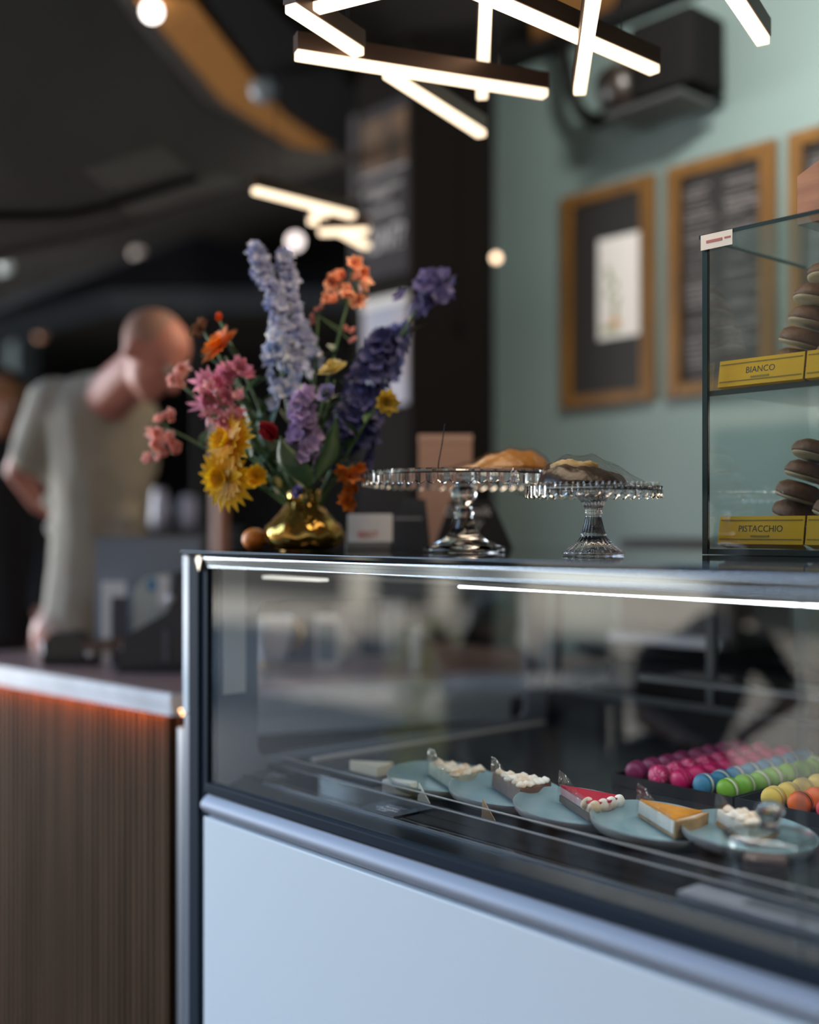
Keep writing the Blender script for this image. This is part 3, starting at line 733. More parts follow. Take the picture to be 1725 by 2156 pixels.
def swirls(bm, poly_l, hw, z, rows, r, seed):
    rnd = random.Random(seed)
    for i in range(rows):
        fx = 1-i/rows; x = -poly_l*.55+poly_l*fx*.93; n = max(1, int(2*hw*fx/(r*1.5)))
        for k in range(n):
            y = (k-(n-1)/2)*r*1.45
            for lv, (rr, dz) in enumerate(((1.05, 0), (.85, .35), (.5, .65))):
                ball(bm, (x+rnd.uniform(-.002, .002), y+rnd.uniform(-.002, .002), z+dz*r*.7), (r*rr*1.15, r*rr, r*.5), 10)
def slice_(label, x, y, z, rot, layers, film=True, l=.108, hw=.045, top=None):
    t = thing('cake_slice', label, 'cake slice', (x, y, z), rot)
    zz = .0005
    for nm, th, m, k in layers:
        p = [(a*k, b*k) for a, b in wedge_poly(l, hw)]
        bm = prism(B(), p, zz, zz+th)
        bmesh.ops.bevel(bm, geom=list(bm.edges), offset=.0012, segments=2, affect='EDGES')
        obj(nm, bm, m, t); zz += th
    if top: top(t, zz, l, hw)
    if film:
        a, b = Vector((-l*.58, -.002, 0)), Vector((l*.45, -hw-.003, 0)); c = Vector((l*.45, hw+.003, 0)); a2 = Vector((-l*.58, .002, 0))
        bm = B()
        sheet(bm, lambda u, v: a.lerp(b, u*.92)+Vector((0, 0, .001+v*(zz+.028-.020*u+.004*math.sin(u*7)))), 10, 6)
        sheet(bm, lambda u, v: a2.lerp(c, u*.95)+Vector((0, 0, .001+v*(zz+.028-.010*u+.003*math.sin(u*8+1)))), 10, 6)
        obj('acetate_sleeve', bm, M_acet, t, True)
    return t
M_crust = mat('pastry_crust', (.42, .24, .10), .6, noise=.15, scale=60, bump=.3)
M_orange = mat('orange_glaze', (.62, .24, .012), .15, noise=.15, scale=30)
M_brown = mat('chocolate_base', (.11, .045, .022), .6, noise=.25, scale=70, bump=.3)
M_red = mat('raspberry_glaze', (.45, .012, .035), .2)
M_mer = mat('toasted_meringue', (.74, .66, .52), .55, col2=(.50, .27, .10), scale=45)
M_merw = mat('white_meringue', (.80, .76, .68), .55, col2=(.62, .42, .22), scale=28)
M_pink = mat('berry_cream', (.52, .20, .22), .5, col2=(.60, .42, .40), scale=30)
M_mousse = mat('chocolate_mousse', (.20, .10, .07), .6, noise=.2, scale=60)
M_pist = mat('pistachio_cream', (.42, .42, .32), .5, noise=.1, scale=50)
M_sprink = mat('dessert_cream', (.70, .60, .42), .6)
def top_swirl(m, rows=4, r=.011, seed=1):
    def f(t, zz, l, hw):
        bm = B(); swirls(bm, l, hw, zz+.002, rows, r, seed); meld('meringue', bm, m, t, .0015, 5)
    return f
def top_red(t, zz, l, hw):
    bm = prism(B(), [(a*.97, b*.97) for a, b in wedge_poly(l, hw)], zz, zz+.004); obj('raspberry_glaze', bm, M_red, t)
    bm = B()
    for i, (x, y) in enumerate([(l*.42, -hw*.75), (l*.42, -hw*.25), (l*.42, hw*.25), (l*.42, hw*.75), (l*.24, -hw*.62)]):
        ball(bm, (x, y, zz-.005), (.010, .0150, .011), 12); ball(bm, (x+.001, y, zz+.001), (.007, .011, .007), 10)
    meld('meringue', bm, M_merw, t, .0015, 4)
def top_orange(t, zz, l, hw):
    bm = prism(B(), [(-l*.53, 0), (l*.40, -hw*.93), (l*.405, 0), (l*.40, hw*.93)], zz, zz+.003); bmesh.ops.bevel(bm, geom=list(bm.edges), offset=.001, segments=2, affect='EDGES')
    obj('orange_glaze', bm, M_orange, t)
    bm = B(); slab(bm, [(l*.43, -hw, .0008), (l*.475, -hw, .0008), (l*.475+.007, 0, .0008), (l*.475, hw, .0008), (l*.43, hw, .0008), (l*.43+.006, 0, .0008)], (0, 0, zz+.001))
    obj('crust_back', bm, M_crust, t)
TL = math.radians(5.2)
plates = [(-1.672, 1.56), (-1.509, 1.572), (-1.343, 1.572), (-1.185, 1.592), (-1.045, 1.650)]
plab = ['blue grey plate under the pale slice with browned top, furthest along the row', 'blue grey plate under the chocolate slice with piped meringue', 'blue grey plate under the red glazed slice', 'blue grey plate under the orange glazed tart slice', 'blue grey plate half hidden behind the glass cloche']
for (x, y), lb in zip(plates, plab): make_plate(lb, x, y, TL)
def on_plate(i, dx=0, dy=0):
    x, y = plates[i]; zb = DZ+.001+PR*.9*math.sin(TL)*.98
    return (x+dx, y+dy, zb+.0078-dx*math.tan(TL))
sl_rot = (0, TL, math.radians(0))
slice_('pale cream slice with browned meringue top in clear sleeve, furthest plate', *on_plate(0, .012, .012), (0, TL, .1), [('cream_layer', .026, M_pist, 1)], top=top_swirl(M_mer, 4, .010, 3))
slice_('chocolate slice topped with piped toasted meringue in clear sleeve', *on_plate(1, .012, .012), (0, TL, .05), [('mousse', .030, M_mousse, 1)], top=top_swirl(M_merw, 5, .009, 4))
slice_('red glazed slice with white meringue edge on chocolate base', *on_plate(2, .012, .014), (0, TL, .02), [('chocolate_base', .014, M_brown, 1), ('berry_cream', .014, M_pink, .98)], top=top_red)
slice_('orange glazed tart slice with tan crust in clear sleeve', *on_plate(3, .012, .014), (0, TL, 0), [('crust_base', .006, M_crust, 1), ('cream_filling', .022, M_white_cream, .985)], top=top_orange)
slice_('white meringue slice with caramel stripes behind the glass cloche', *on_plate(4, -.012, .0), (0, TL, .0), [('base_layer', .008, M_crust, 1), ('cream_layer', .020, M_white_cream, .98)], top=top_swirl(M_merw, 4, .010, 6), l=.09)
# dark slates with plain cream slices at the near left end
for (x, y, lb, lb2) in ((-1.86, 1.53, 'small dark slate at the near corner of the deck', 'beige cream slice by the pale trim strip, nearest the end window'), ):
    tag(obj('slate', bx(-.07, .07, -.05, .05, 0, .006, bevel=.002), mat('slate', (.05, .06, .06), .5), loc=(x, y, DZ+.0005)), lb, 'slate')
    slice_(lb2, x, y, DZ+.007, (0, 0, .3), [('cream_layer', .022, M_sprink, .9)], film=False, l=.10, hw=.034)
t = thing('cream_roll', 'white cream block behind the clear riser, before the furthest plate', 'dessert', (-1.70, 1.475, DZ+.0005), (0, 0, .25))
bm = bx(-.033, .033, -.014, .014, 0, .026, bevel=.004); obj('cream_block', bm, M_white_cream, t)
for (pxx, pyy, lb) in ((940, 1680, 'pointed white chocolate shard standing before the chocolate slice plate'), (1087, 1712, 'pointed brown wafer shard standing before the red slice plate')):
    q = onZ(pxx, pyy, .513)
    bm = B(); slab(bm, [(-.018, 0, 0), (.016, 0, 0), (-.015, 0, .034)], (0, .002, 0))
    tag(obj('shard', bm, M_white_cream if pxx < 1000 else M_crust, loc=(q.x, 1.462, DZ+.0005)), lb, 'garnish')
# price cards
def price_card(label, x, y, txt, w_=.105, h_=.062):
    t = thing('price_card', label, 'price card', (x, y, Z(.530)+.0004))
    obj('card', bx(-w_/2, w_/2, -h_/2, h_/2, 0, .0022), mat('card_black', (.012, .012, .013), .35), t)
    text('handwriting', txt, .0145, Matrix.Translation((0, h_*.28, .0027)), M_chalk, t, .0003, spacing=.85, shear=.2)
    return t
price_card('black price card with four lines of white handwriting, before the cream block', -1.668, 1.4185, 'Hazelnut\nPassion\nChocolate\n5.25')
price_card('black price card with white handwriting at the corner near the end window', -2.055, 1.4185, 'Meringue\nCarrot\n5.-')
t = thing('card_holder', 'low grey plastic holder on the front ledge below the glass cloche', 'card holder', (-.78, 1.418, Z(.530)+.0005))
obj('tray', bx(-.215, .25, -.03, .03, 0, .012, bevel=.003), mat('holder_grey', (.24, .24, .26), .4), t)
obj('slot', bx(-.12, .22, -.012, .012, .0122, .0135), mat('slot_dark', (.08, .08, .085), .5), t)
# cloche and brownie
q = Vector((-.935, 1.533, DZ))
cl = thing('glass_cloche', 'clear glass dome with round knob over a dark brownie', 'cloche', q+Vector((0, 0, .0005)))
rC = .068
obj('dome', lathe(B(), [(rC, 0), (rC*1.0, .045), (rC*.985, .056), (rC*.93, .063), (rC*.6, .068), (0, .070), (0, .0675), (rC*.6, .0655), (rC*.91, .0605), (rC*.955, .055), (rC*.968, .045), (rC*.968, 0)], 64), pane('cloche_pane', (.98, .99, .98), 1.2), cl, True)
obj('rim', lathe(B(), [(rC*.93, .0632), (rC*.97, .0625), (rC*.99, .0600), (rC*.96, .0606)], 64), M_crystal, cl, True)
obj('knob', lathe(B(), [(0, .068), (.016, .0685), (.013, .075), (.0135, .083), (.019, .090), (.0215, .098), (.019, .106), (.011, .110), (0, .111)], 36), M_crystal, cl, True)
bw = thing('brownie', 'dark chocolate brownie under the glass dome', 'brownie', q+Vector((.0, -.012, .0007)), (0, 0, .5))
obj('cake_body', bx(-.030, .030, -.022, .022, 0, .026, bevel=.003), mat('brownie_side', (.045, .024, .016), .6, noise=.3, scale=60), bw)
bm = bx(-.0295, .0295, -.0215, .0215, .0262, .031, bevel=.002); obj('glazed_top', bm, mat('brownie_top', (.17, .085, .07), .35, noise=.3, scale=30), bw)
# trays
def tray(label, x0, x1, y0, y1):
    t = thing('macaron_tray', label, 'tray', ((x0+x1)/2, (y0+y1)/2, DZ+.0005))
    a, b = (x1-x0)/2, (y1-y0)/2
    obj('tray_floor', bx(-a, a, -b, b, 0, .003), M_black, t)
    bm = bx(-a, a, -b, -b+.004, .003, .022); box(bm, -a, a, b-.004, b, .003, .022); box(bm, -a, -a+.004, -b+.004, b-.004, .003, .022); box(bm, a-.004, a, -b+.004, b-.004, .003, .022)
    obj('tray_wall', bm, M_black, t)
    return t
tray('black tray of purple, pink, blue and green macarons', -1.482, -1.203, 1.848, 2.315)
tray('black tray of yellow and orange macarons beside the first tray', -1.198, -.86, 1.848, 2.315)
def sprinkle_mat():
    if 'macaron_speckled' in MATS: return MATS['macaron_speckled']
    m, t, b = nodes('macaron_speckled'); v = t.nodes.new('ShaderNodeTexVoronoi'); v.inputs['Scale'].default_value = 240
    cc = t.nodes.new('ShaderNodeTexCoord'); t.links.new(cc.outputs['Object'], v.inputs[0])
    r = t.nodes.new('ShaderNodeValToRGB'); r.color_ramp.elements[0].position = .22; r.color_ramp.elements[0].color = (.85, .70, .74, 1); r.color_ramp.elements[1].position = .30; r.color_ramp.elements[1].color = (.55, .012, .13, 1)
    t.links.new(v.outputs['Distance'], r.inputs[0]); t.links.new(r.outputs[0], b.inputs['Base Color']); setp(b, Roughness=.5); MATS['macaron_speckled'] = m; return m
def macaron_proto(label, shell_m, fill_m, r=.0215):
    t = thing('macaron', label, 'macaron')
    def shell(s):
        bm = B(); prof = [(0, .0175), (r*.45, .0168), (r*.78, .0142), (r*.95, .0100), (r*.985, .0075), (r*.91, .0062), (r*1.0, .0048), (r*.96, .0034), (0, .0034)]
        lathe(bm, prof, 26)
        bmesh.ops.transform(bm, matrix=Matrix.Rotation(PI/2, 4, 'X') @ Matrix.Diagonal((1, 1, s, 1)), verts=bm.verts)
        return bm
    obj('shell', shell(1), shell_m, t, True); obj('shell', shell(-1), shell_m, t, True)
    bm = B(); lathe(bm, [(0, -.0036), (r*.95, -.0036), (r*.985, 0), (r*.95, .0036), (0, .0036)], 26); bmesh.ops.transform(bm, matrix=Matrix.Rotation(PI/2, 4, 'X'), verts=bm.verts)
    obj('filling', bm, fill_m, t, True)
    return t
M_fillw = mat('filling_white', (.72, .68, .60), .5)
rows = [('plum purple', -1.449, 8, mat('mac_plum', (.20, .018, .085), .5), mat('fill_plum', (.22, .02, .10), .5), 'deep plum macaron'),
        ('speckled pink', -1.393, 8, sprinkle_mat(), mat('fill_pink', (.30, .02, .07), .5), 'pink macaron with white sprinkles'),
        ('bright pink', -1.339, 8, mat('mac_pink', (.52, .008, .115), .5), mat('fill_pink2', (.45, .02, .10), .5), 'plain bright pink macaron'),
        ('blue', -1.287, 8, mat('mac_blue', (.035, .20, .34), .5), M_fillw, 'turquoise blue macaron with pale filling'),
        ('green', -1.235, 7, mat('mac_green', (.16, .40, .02), .5), M_fillw, 'grass green macaron with pale filling'),
        ('yellow', -1.143, 5, mat('mac_yellow', (.72, .52, .09), .5), mat('fill_cream', (.72, .60, .30), .5), 'lemon yellow macaron'),
        ('orange', -1.089, 3, mat('mac_orange', (.75, .13, .015), .5), mat('fill_choc', (.16, .04, .02), .5), 'orange macaron with brown filling'),
        ('red', -1.035, 2, mat('mac_red', (.62, .03, .045), .5), mat('fill_choc', (.16, .04, .02), .5), 'coral red macaron')]
rnd = random.Random(11)
for cname, x, n, sm, fm, lb in rows:
    proto = None
    for k in range(n):
        o = macaron_proto('x', sm, fm) if proto is None else copy_tree(proto)
        proto = proto or o
        last = k == n-1
        o['label'] = ('%s, frontmost of its row in the black tray' % lb) if k == 0 else ('%s, %s from the front of its row' % (lb, ORD[k]))
        o['group'] = cname+' macarons in a row'
        o.location = (x+rnd.uniform(-.002, .002), 1.887+k*.0515, DZ+.0035+.0222)
        o.rotation_euler = (math.radians(-10+rnd.uniform(-5, 5)), rnd.uniform(-3, 3), rnd.uniform(-.14, .14)+.06)

# ================================================================== VASE AND FLOWERS
VX = W(640, HY, 2.50); VZ = TOPZ+.0005; uV = 2.5/FP
vz = thing('vase', 'shiny gold dimpled glass vase holding the mixed bouquet', 'vase', (VX.x, VX.y, VZ))
def dimple(i, a): return 1+(.045*math.cos(a*11+i*1.6) if 1 <= i <= 7 else 0)
prof = [(.050, 0), (.074, .008), (.085, .022), (.086, .036), (.079, .052), (.066, .066), (.054, .078), (.044, .090), (.037, .102), (.035, .116), (.040, .130), (.038, .130), (.033, .116), (.034, .102), (.050, .078), (.0, .03)]
obj('vase_body', lathe(B(), prof, 66, flute=dimple), M_gold, vz, True)
obj('vase_base', lathe(B(), [(0, 0), (.051, 0), (.051, .003), (0, .003)], 32), M_gold, vz)
MOUTH = Vector((VX.x, VX.y, VZ+.128))
def petal(bm, base, d, up, L, wd, cup=.25, n=3):
    d = d.normalized(); s = d.cross(up).normalized(); up = s.cross(d).normalized()
    L_, prev = [], None
    for i in range(n+1):
        u = i/n; ww = wd*math.sin(PI*min(1, .12+.80*u))*(1 if u < 1 else .35)
        c = base+d*(L*u)+up*(cup*L*u*u)
        L_.append((bm.verts.new(c-s*ww+up*ww*.25), bm.verts.new(c-up*ww*.05), bm.verts.new(c+s*ww+up*ww*.25)))
    for a, b in zip(L_, L_[1:]):
        bm.faces.new((a[0], a[1], b[1], b[0])); bm.faces.new((a[1], a[2], b[2], b[1]))
def rosette(bm, c, axis, n, L, wd, open_=.9, cup=.25, rnd=random):
    axis = axis.normalized(); u = axis.orthogonal().normalized(); v = axis.cross(u); a0 = rnd.uniform(0, 6)
    for k in range(n):
        a = a0+2*PI*k/n; dr = (u*math.cos(a)+v*math.sin(a))*open_+axis*(1-open_*.8)
        petal(bm, c, dr, axis, L*rnd.uniform(.85, 1.1), wd, cup)
def stem_path(tip, seed):
    rnd = random.Random(seed); a = MOUTH+Vector((rnd.uniform(-.02, .02), rnd.uniform(-.02, .02), -.06)); b = Vector(tip)
    mid = a.lerp(b, .5)+Vector((0, 0, .03)); pts = []
    for i in range(9):
        u = i/8; pts.append(a*(1-u)**2+mid*2*u*(1-u)+b*u*u)
    return pts
def flower(name, label, tip, seed, build, group=None, cat='flower', leaf=True):
    pts = stem_path(tip, seed); base = pts[0]
    t = thing(name, label, cat, base, group=group)
    obj('stem', tube(B(), [p-base for p in pts], [.0032]*5+[.0026]*4, 6), M_stem, t, True)
    rnd = random.Random(seed+50)
    if leaf:
        bm = B()
        for k in (3, 4, 5, 6):
            p = pts[k]-base; d = Vector((rnd.uniform(-1, 1), rnd.uniform(-1, 1), .7)); petal(bm, p, d, Vector((0, 0, 1)), rnd.uniform(.05, .09), .010, -.2)
        obj('leaf', bm, M_leaf, t, True, recalc=False)
    build(t, [p-base for p in pts], rnd)
    return t
def spike(px_pts, m, size, n, spread):
    """florets along a polyline of pixels at the bouquet's distance"""
    def f(t, pts, rnd):
        P = [W(*q)-t.location for q in px_pts]; bm = B()
        for i in range(n):
            u = i/(n-1)*(len(P)-1); k = min(int(u), len(P)-2); c = P[k].lerp(P[k+1], u-k)
            sp_ = spread*(.35+.65*u/(len(P)-1)); off = Vector((rnd.uniform(-1, 1), rnd.uniform(-1, 1), rnd.uniform(-.5, .5))).normalized()
            rosette(bm, c+off*sp_, off+Vector((0, 0, .3))-F2*.5, 5, size*rnd.uniform(.8, 1.15), size*.42, .9, .2, rnd)
        obj('blossom', bm, m, t, True, recalc=False)
    return f
def head(c_px, axis, rings, center=None):
    def f(t, pts, rnd):
        c = W(*c_px)-t.location; bm = B(); ax = Vector(axis)
        for n, L, wd, op, cup, dz in rings: rosette(bm, c+ax.normalized()*dz, ax, n, L, wd, op, cup, rnd)
        obj('petals', bm, f.m, t, True, recalc=False)
        if center: obj('flower_center', ball(B(), c+ax.normalized()*.006, center[0], 12), center[1], t, True)
    return f
def cluster(spots, m, L, wd, n=6, cup=.1, op=.75):
    def f(t, pts, rnd):
        st_ = B()
        for q in spots:
            c = W(*q)-t.location; bm = B()
            for rep in range(2):
                ax = -F2+Vector((rnd.uniform(-1, 1), rnd.uniform(-1, 1), rnd.uniform(-.5, .9)))
                rosette(bm, c+ax*.004*rep+Vector((rnd.uniform(-1, 1), rnd.uniform(-1, 1), rnd.uniform(-1, 1)))*.007, ax, n, L*rnd.uniform(.75, 1.05), wd*.62, op*rnd.uniform(.6, 1), cup+.1, rnd)
            tube(st_, [pts[-1], c], .0014, 5)
            obj('bloom', bm, m, t, True, recalc=False)
        obj('flower_stalk', st_, M_stem, t)
    return f
def translucent(m):
    t = m.node_tree
    if 'Translucent BSDF' in t.nodes: return m
    b = t.nodes['Principled BSDF']; o = t.nodes['Material Output']
    tl = t.nodes.new('ShaderNodeBsdfTranslucent'); mx = t.nodes.new('ShaderNodeMixShader'); mx.inputs[0].default_value = .38
    if b.inputs['Base Color'].is_linked: t.links.new(b.inputs['Base Color'].links[0].from_socket, tl.inputs[0])
    else: tl.inputs[0].default_value = b.inputs['Base Color'].default_value
    t.links.new(b.outputs[0], mx.inputs[1]); t.links.new(tl.outputs[0], mx.inputs[2]); t.links.new(mx.outputs[0], o.inputs[0])
    return m
def petm(name, c, v=.15): return translucent(mat(name, c, .55, noise=v, scale=25))
T0 = 2.50
mblue = translucent(mat('delphinium_blue', (.24, .27, .50), .6, col2=(.70, .71, .80), scale=60)); mdark = mat('delphinium_navy', (.016, .018, .075), .6, col2=(.05, .05, .19), scale=36)
mpeach = petm('peach_petals', (.92, .42, .24)); msal = petm('salmon_petals', (.90, .46, .38)); mpink = petm('pink_petals', (.84, .32, .42), .3)
morng = petm('orange_petals', (.80, .20, .01), .3); myel = petm('yellow_petals', (.85, .50, .01), .15); mlil = petm('lilac_petals', (.52, .38, .62), .25)
flower('delphinium', 'light blue delphinium spike leaning left, tallest in the bouquet', W(560, 600, T0), 1, spike([(538, 525, T0), (555, 580, T0), (585, 640, T0-.02), (600, 720, T0-.03), (625, 780, T0-.03)], mblue, .019, 100, .022))
flower('delphinium', 'light blue delphinium spike, upright beside the tallest one', W(605, 620, T0+.05), 2, spike([(598, 535, T0), (608, 590, T0), (615, 660, T0), (640, 720, T0), (655, 770, T0)], mblue, .018, 92, .019))
flower('delphinium', 'pale blue delphinium spike low in the middle of the bouquet', W(590, 740, T0-.06), 3, spike([(580, 715, T0-.06), (585, 760, T0-.06), (597, 810, T0-.06), (605, 850, T0-.05)], translucent(mat('delphinium_pale', (.28, .38, .66), .6, col2=(.82, .83, .86), scale=60)), .027, 40, .022))
flower('delphinium', 'dark navy delphinium spike at the right of the bouquet', W(800, 730, T0+.02), 4, spike([(815, 705, T0), (790, 760, T0), (770, 830, T0), (745, 900, T0), (720, 965, T0)], mdark, .023, 170, .052))
flower('delphinium', 'violet delphinium sprig reaching far right before the black pillar', W(900, 610, T0+.06), 5, spike([(948, 585, T0+.06), (905, 585, T0+.06), (890, 620, T0+.05), (935, 620, T0+.05), (862, 640, T0+.04)], petm('delphinium_violet', (.09, .08, .22)), .022, 30, .022))
flower('delphinium', 'blue violet delphinium behind the pale yellow scabious', W(820, 720, T0+.08), 6, spike([(838, 690, T0+.08), (825, 740, T0+.08), (800, 790, T0+.06)], petm('delphinium_mid', (.15, .17, .40)), .024, 34, .03))
f_ = cluster([(745, 565, T0), (725, 590, T0), (758, 590, T0), (700, 592, T0), (742, 612, T0-.02), (708, 636, T0-.02), (765, 570, T0+.03), (750, 635, T0+.02)], mpeach, .030, .014, 6)
flower('alstroemeria', 'peach orange alstroemeria cluster at the top right of the bouquet', W(732, 640, T0), 7, f_)
flower('alstroemeria', 'small salmon buds on a stalk between blue spike and peach cluster', W(670, 665, T0), 8, cluster([(672, 655, T0), (660, 680, T0), (730, 700, T0), (735, 715, T0)], msal, .022, .009, 5, .3, .4))
f_ = head((468, 732, T0-.08), tuple(R2*-.62-F2*.42+Vector((0, 0, .62))), [(24, .052, .008, .95, -.1, 0), (20, .044, .008, .85, .1, .004), (16, .030, .007, .7, .2, .008)], (.009, mat('gerbera_eye', (.35, .03, .01), .6))); f_.m = morng
flower('gerbera', 'bright orange gerbera seen from the side at the upper left', W(475, 750, T0-.08), 9, f_)
f_ = head((461, 665, T0-.06), (0, 0, 1), [(9, .016, .007, .5, .4, -.01), (9, .018, .007, .3, .4, -.012)]); f_.m = petm('red_orange_petals', (.85, .13, .015))
flower('flower_bud', 'small round red orange bud above the orange gerbera', W(461, 672, T0-.06), 10, f_, cat='flower')
flower('ranunculus', 'faded brown orange blooms left of the orange gerbera', W(430, 700, T0), 11, cluster([(422, 680, T0), (432, 700, T0), (418, 700, T0)], petm('tan_petals', (.30, .14, .07)), .022, .012, 6))
f_ = cluster([(480, 785, T0-.1), (505, 775, T0-.1), (438, 800, T0-.1), (460, 815, T0-.1), (450, 835, T0-.1), (482, 835, T0-.1), (515, 790, T0-.08), (436, 850, T0-.1), (466, 860, T0-.1), (495, 860, T0-.1), (470, 790, T0-.1), (448, 870, T0-.1), (480, 880, T0-.1)], mpink, .036, .010, 7, .15, .85)
flower('nerine', 'large pink nerine cluster on the left side of the bouquet', W(475, 840, T0-.1), 12, f_)
flower('nerine', 'pale pink lower blooms hanging under the pink nerine cluster', W(480, 870, T0-.12), 13, cluster([(440, 880, T0-.12), (500, 880, T0-.12), (468, 890, T0-.12), (445, 815, T0-.13), (430, 830, T0-.12), (510, 840, T0-.12)], petm('pale_pink', (.78, .42, .42)), .026, .010, 6, .2))
f_ = cluster([(345, 885, T0), (360, 880, T0), (335, 915, T0), (355, 920, T0), (370, 935, T0), (325, 940, T0), (345, 955, T0), (322, 965, T0), (362, 955, T0)], msal, .024, .012, 6)
flower('alstroemeria', 'salmon pink alstroemeria cluster furthest left, below the man face', W(350, 900, T0), 14, f_)
flower('alstroemeria', 'salmon pink bloom beside the chin of the man', W(372, 800, T0), 15, cluster([(365, 803, T0), (378, 778, T0), (372, 812, T0), (384, 770, T0)], msal, .024, .010, 5))
for k, (cx_, cy_, ax, lb) in enumerate([(492, 935, tuple(-R2*.62-F2*.55+Vector((0, 0, .25))), 'large yellow gerbera high on the lower left, with orange shade'), (480, 1005, tuple(-R2*.45-F2*.75+Vector((0, 0, -.1))), 'large yellow gerbera hanging lowest on the left')]):
    f_ = head((cx_, cy_, T0-.13), ax, [(20, .068, .012, .95, -.25, 0), (18, .058, .012, .85, -.05, .006), (16, .04, .010, .6, .2, .010)], (.010, mat('yellow_eye', (.55, .22, .01), .6))); f_.m = myel
    flower('gerbera', lb, W(cx_, cy_, T0-.11), 16+k, f_)
f_ = head((540, 1005, T0-.13), (.6, -.5, .2), [(12, .030, .009, .85, .1, 0), (8, .02, .007, .6, .2, 0)]); f_.m = myel
flower('gerbera', 'small yellow flower right of the large hanging yellow gerbera', W(540, 1000, T0-.12), 18, f_)
f_ = head((580, 925, T0-.16), (-.3, -.5, .7), [(8, .042, .020, .4, .5, 0), (7, .036, .018, .25, .5, .002), (5, .03, .014, .1, .4, .004)]); f_.m = petm('rose_red', (.42, .008, .02), .3)
flower('rose', 'dark red rose in the middle of the bouquet above the vase', W(578, 925, T0-.12), 19, f_)
flower('stock_flower', 'lilac stock spike hanging right of the red rose', W(640, 850, T0-.12), 20, spike([(640, 830, T0-.12), (632, 870, T0-.12), (645, 910, T0-.12), (640, 955, T0-.12)], mlil, .020, 70, .030))
f_ = head((692, 832, T0-.14), (.2, -.8, .35), [(9, .027, .012, .9, .2, 0), (8, .024, .011, .8, .2, .002)], (.011, mat('anemone_eye', (.012, .012, .02), .5))); f_.m = petm('lavender_petals', (.50, .42, .66))
flower('anemone', 'lavender anemone with dark eye below the pale yellow scabious', W(692, 845, T0-.12), 21, f_)
f_ = head((705, 785, T0-.12), (.1, -.5, .8), [(16, .036, .012, .95, .1, 0), (14, .028, .011, .8, .2, .004), (12, .02, .009, .5, .3, .008)], (.008, mat('scabious_eye', (.5, .42, .12), .6))); f_.m = petm('pale_yellow_petals', (.72, .58, .20))
flower('scabious', 'pale yellow scabious in the right half of the bouquet', W(705, 800, T0-.1), 22, f_)
f_ = head((812, 845, T0-.1), (.7, -.3, -.2), [(9, .032, .010, .8, .1, 0), (7, .026, .009, .6, .2, 0)]); f_.m = petm('dull_yellow_petals', (.62, .42, .05))
flower('yellow_lily', 'yellow bloom at the right rim of the bouquet', W(808, 835, T0-.1), 23, f_)
f_ = cluster([(735, 1000, T0-.1), (745, 1030, T0-.1), (730, 1060, T0-.1), (742, 990, T0-.1)], petm('burnt_orange', (.62, .17, .02)), .028, .013, 6)
flower('alstroemeria', 'burnt orange blooms hanging beside the vase neck on its right', W(735, 985, T0-.09), 24, f_)
f_ = head((632, 1037, T0-.16), (.1, -.9, .3), [(8, .018, .009, .9, .2, 0), (7, .013, .007, .7, .2, .002)], (.005, mat('anemone_eye', (.012, .012, .02), .5))); f_.m = petm('small_violet', (.16, .13, .38))
flower('anemone', 'small violet flower against the gold vase neck', W(632, 1037, T0-.15), 25, f_, leaf=False)
def big_leaf(px_list, wd):
    def f(t, pts, rnd):
        P = [W(*q)-t.location for q in px_list]; bm = B(); n = 10
        def Q(u, v):
            uu = u*(len(P)-1); k = min(int(uu), len(P)-2); c = P[k].lerp(P[k+1], uu-k)
            return c+R2*((v-.5)*2*wd*math.sin(PI*min(1, .05+.95*u)))-F2*.012*math.cos((v-.5)*3)
        sheet(bm, Q, 12, 4, F2*.001); obj('leaf_blade', bm, M_leaf, t, True)
    return f
for k, (pl, wd, lb) in enumerate([([(650, 1030, 2.38), (620, 980, 2.36), (590, 920, 2.36)], .030, 'broad dark green leaf over the front of the vase'), ([(660, 1020, 2.4), (690, 960, 2.42), (710, 880, 2.44)], .022, 'dark green leaf under the navy delphinium'), ([(620, 1010, 2.42), (560, 930, 2.46), (545, 840, 2.5)], .016, 'long narrow green leaf behind the red rose'), ([(620, 1010, 2.44), (540, 900, 2.5), (500, 820, 2.52)], .014, 'narrow green leaf behind the pink nerine')]):
    flower('foliage_leaf', lb, W(*pl[-1]), 30+k, big_leaf(pl, wd), cat='leaf', leaf=False)
# small goods behind and beside the vase on the case top
q = W(515, 1150, 2.62)
q = Vector((-2.06, 1.37, TOPZ))
tag(obj('mandarin', ball(B(), (0, 0, 0), (.027, .027, .024), 20), mat('mandarin_peel', (.72, .20, .015), .5, bump=.3, bscale=200), smooth=True, loc=(-2.088, 1.400, TOPZ+.0245)), 'small orange mandarin at the corner of the case top beside the vase', 'fruit')
q = W(775, HY, 2.62)
t = thing('small_card', 'white card with red printing in a stand, right of the vase', 'card', (q.x, q.y, TOPZ+.0005), (0, 0, rz))
obj('card_base', bx(-.05, .05, -.01, .02, 0, .018, bevel=.002), mat('card_base', (.30, .31, .30), .4), t)
mt = Matrix.Rotation(-.25, 4, 'X')
obj('card', bx(-.047, .055, -.004, -.002, .016, .082, mtx=mt @ Matrix.Shear('XZ', 4, (.25, 0)) if False else mt), M_paper, t)
text('lettering', 'BEST', .022, mt @ Matrix.Translation((0, -.0046, .026)) @ Matrix.Rotation(PI/2, 4, 'X'), mat('red_ink', (.6, .12, .12), .6), t)
q = W(862, HY, 2.70)
t = thing('card_reader', 'black card reader with pale stripe between white card and glass stand', 'card reader', (q.x, q.y, TOPZ+.0005), (0, 0, rz))
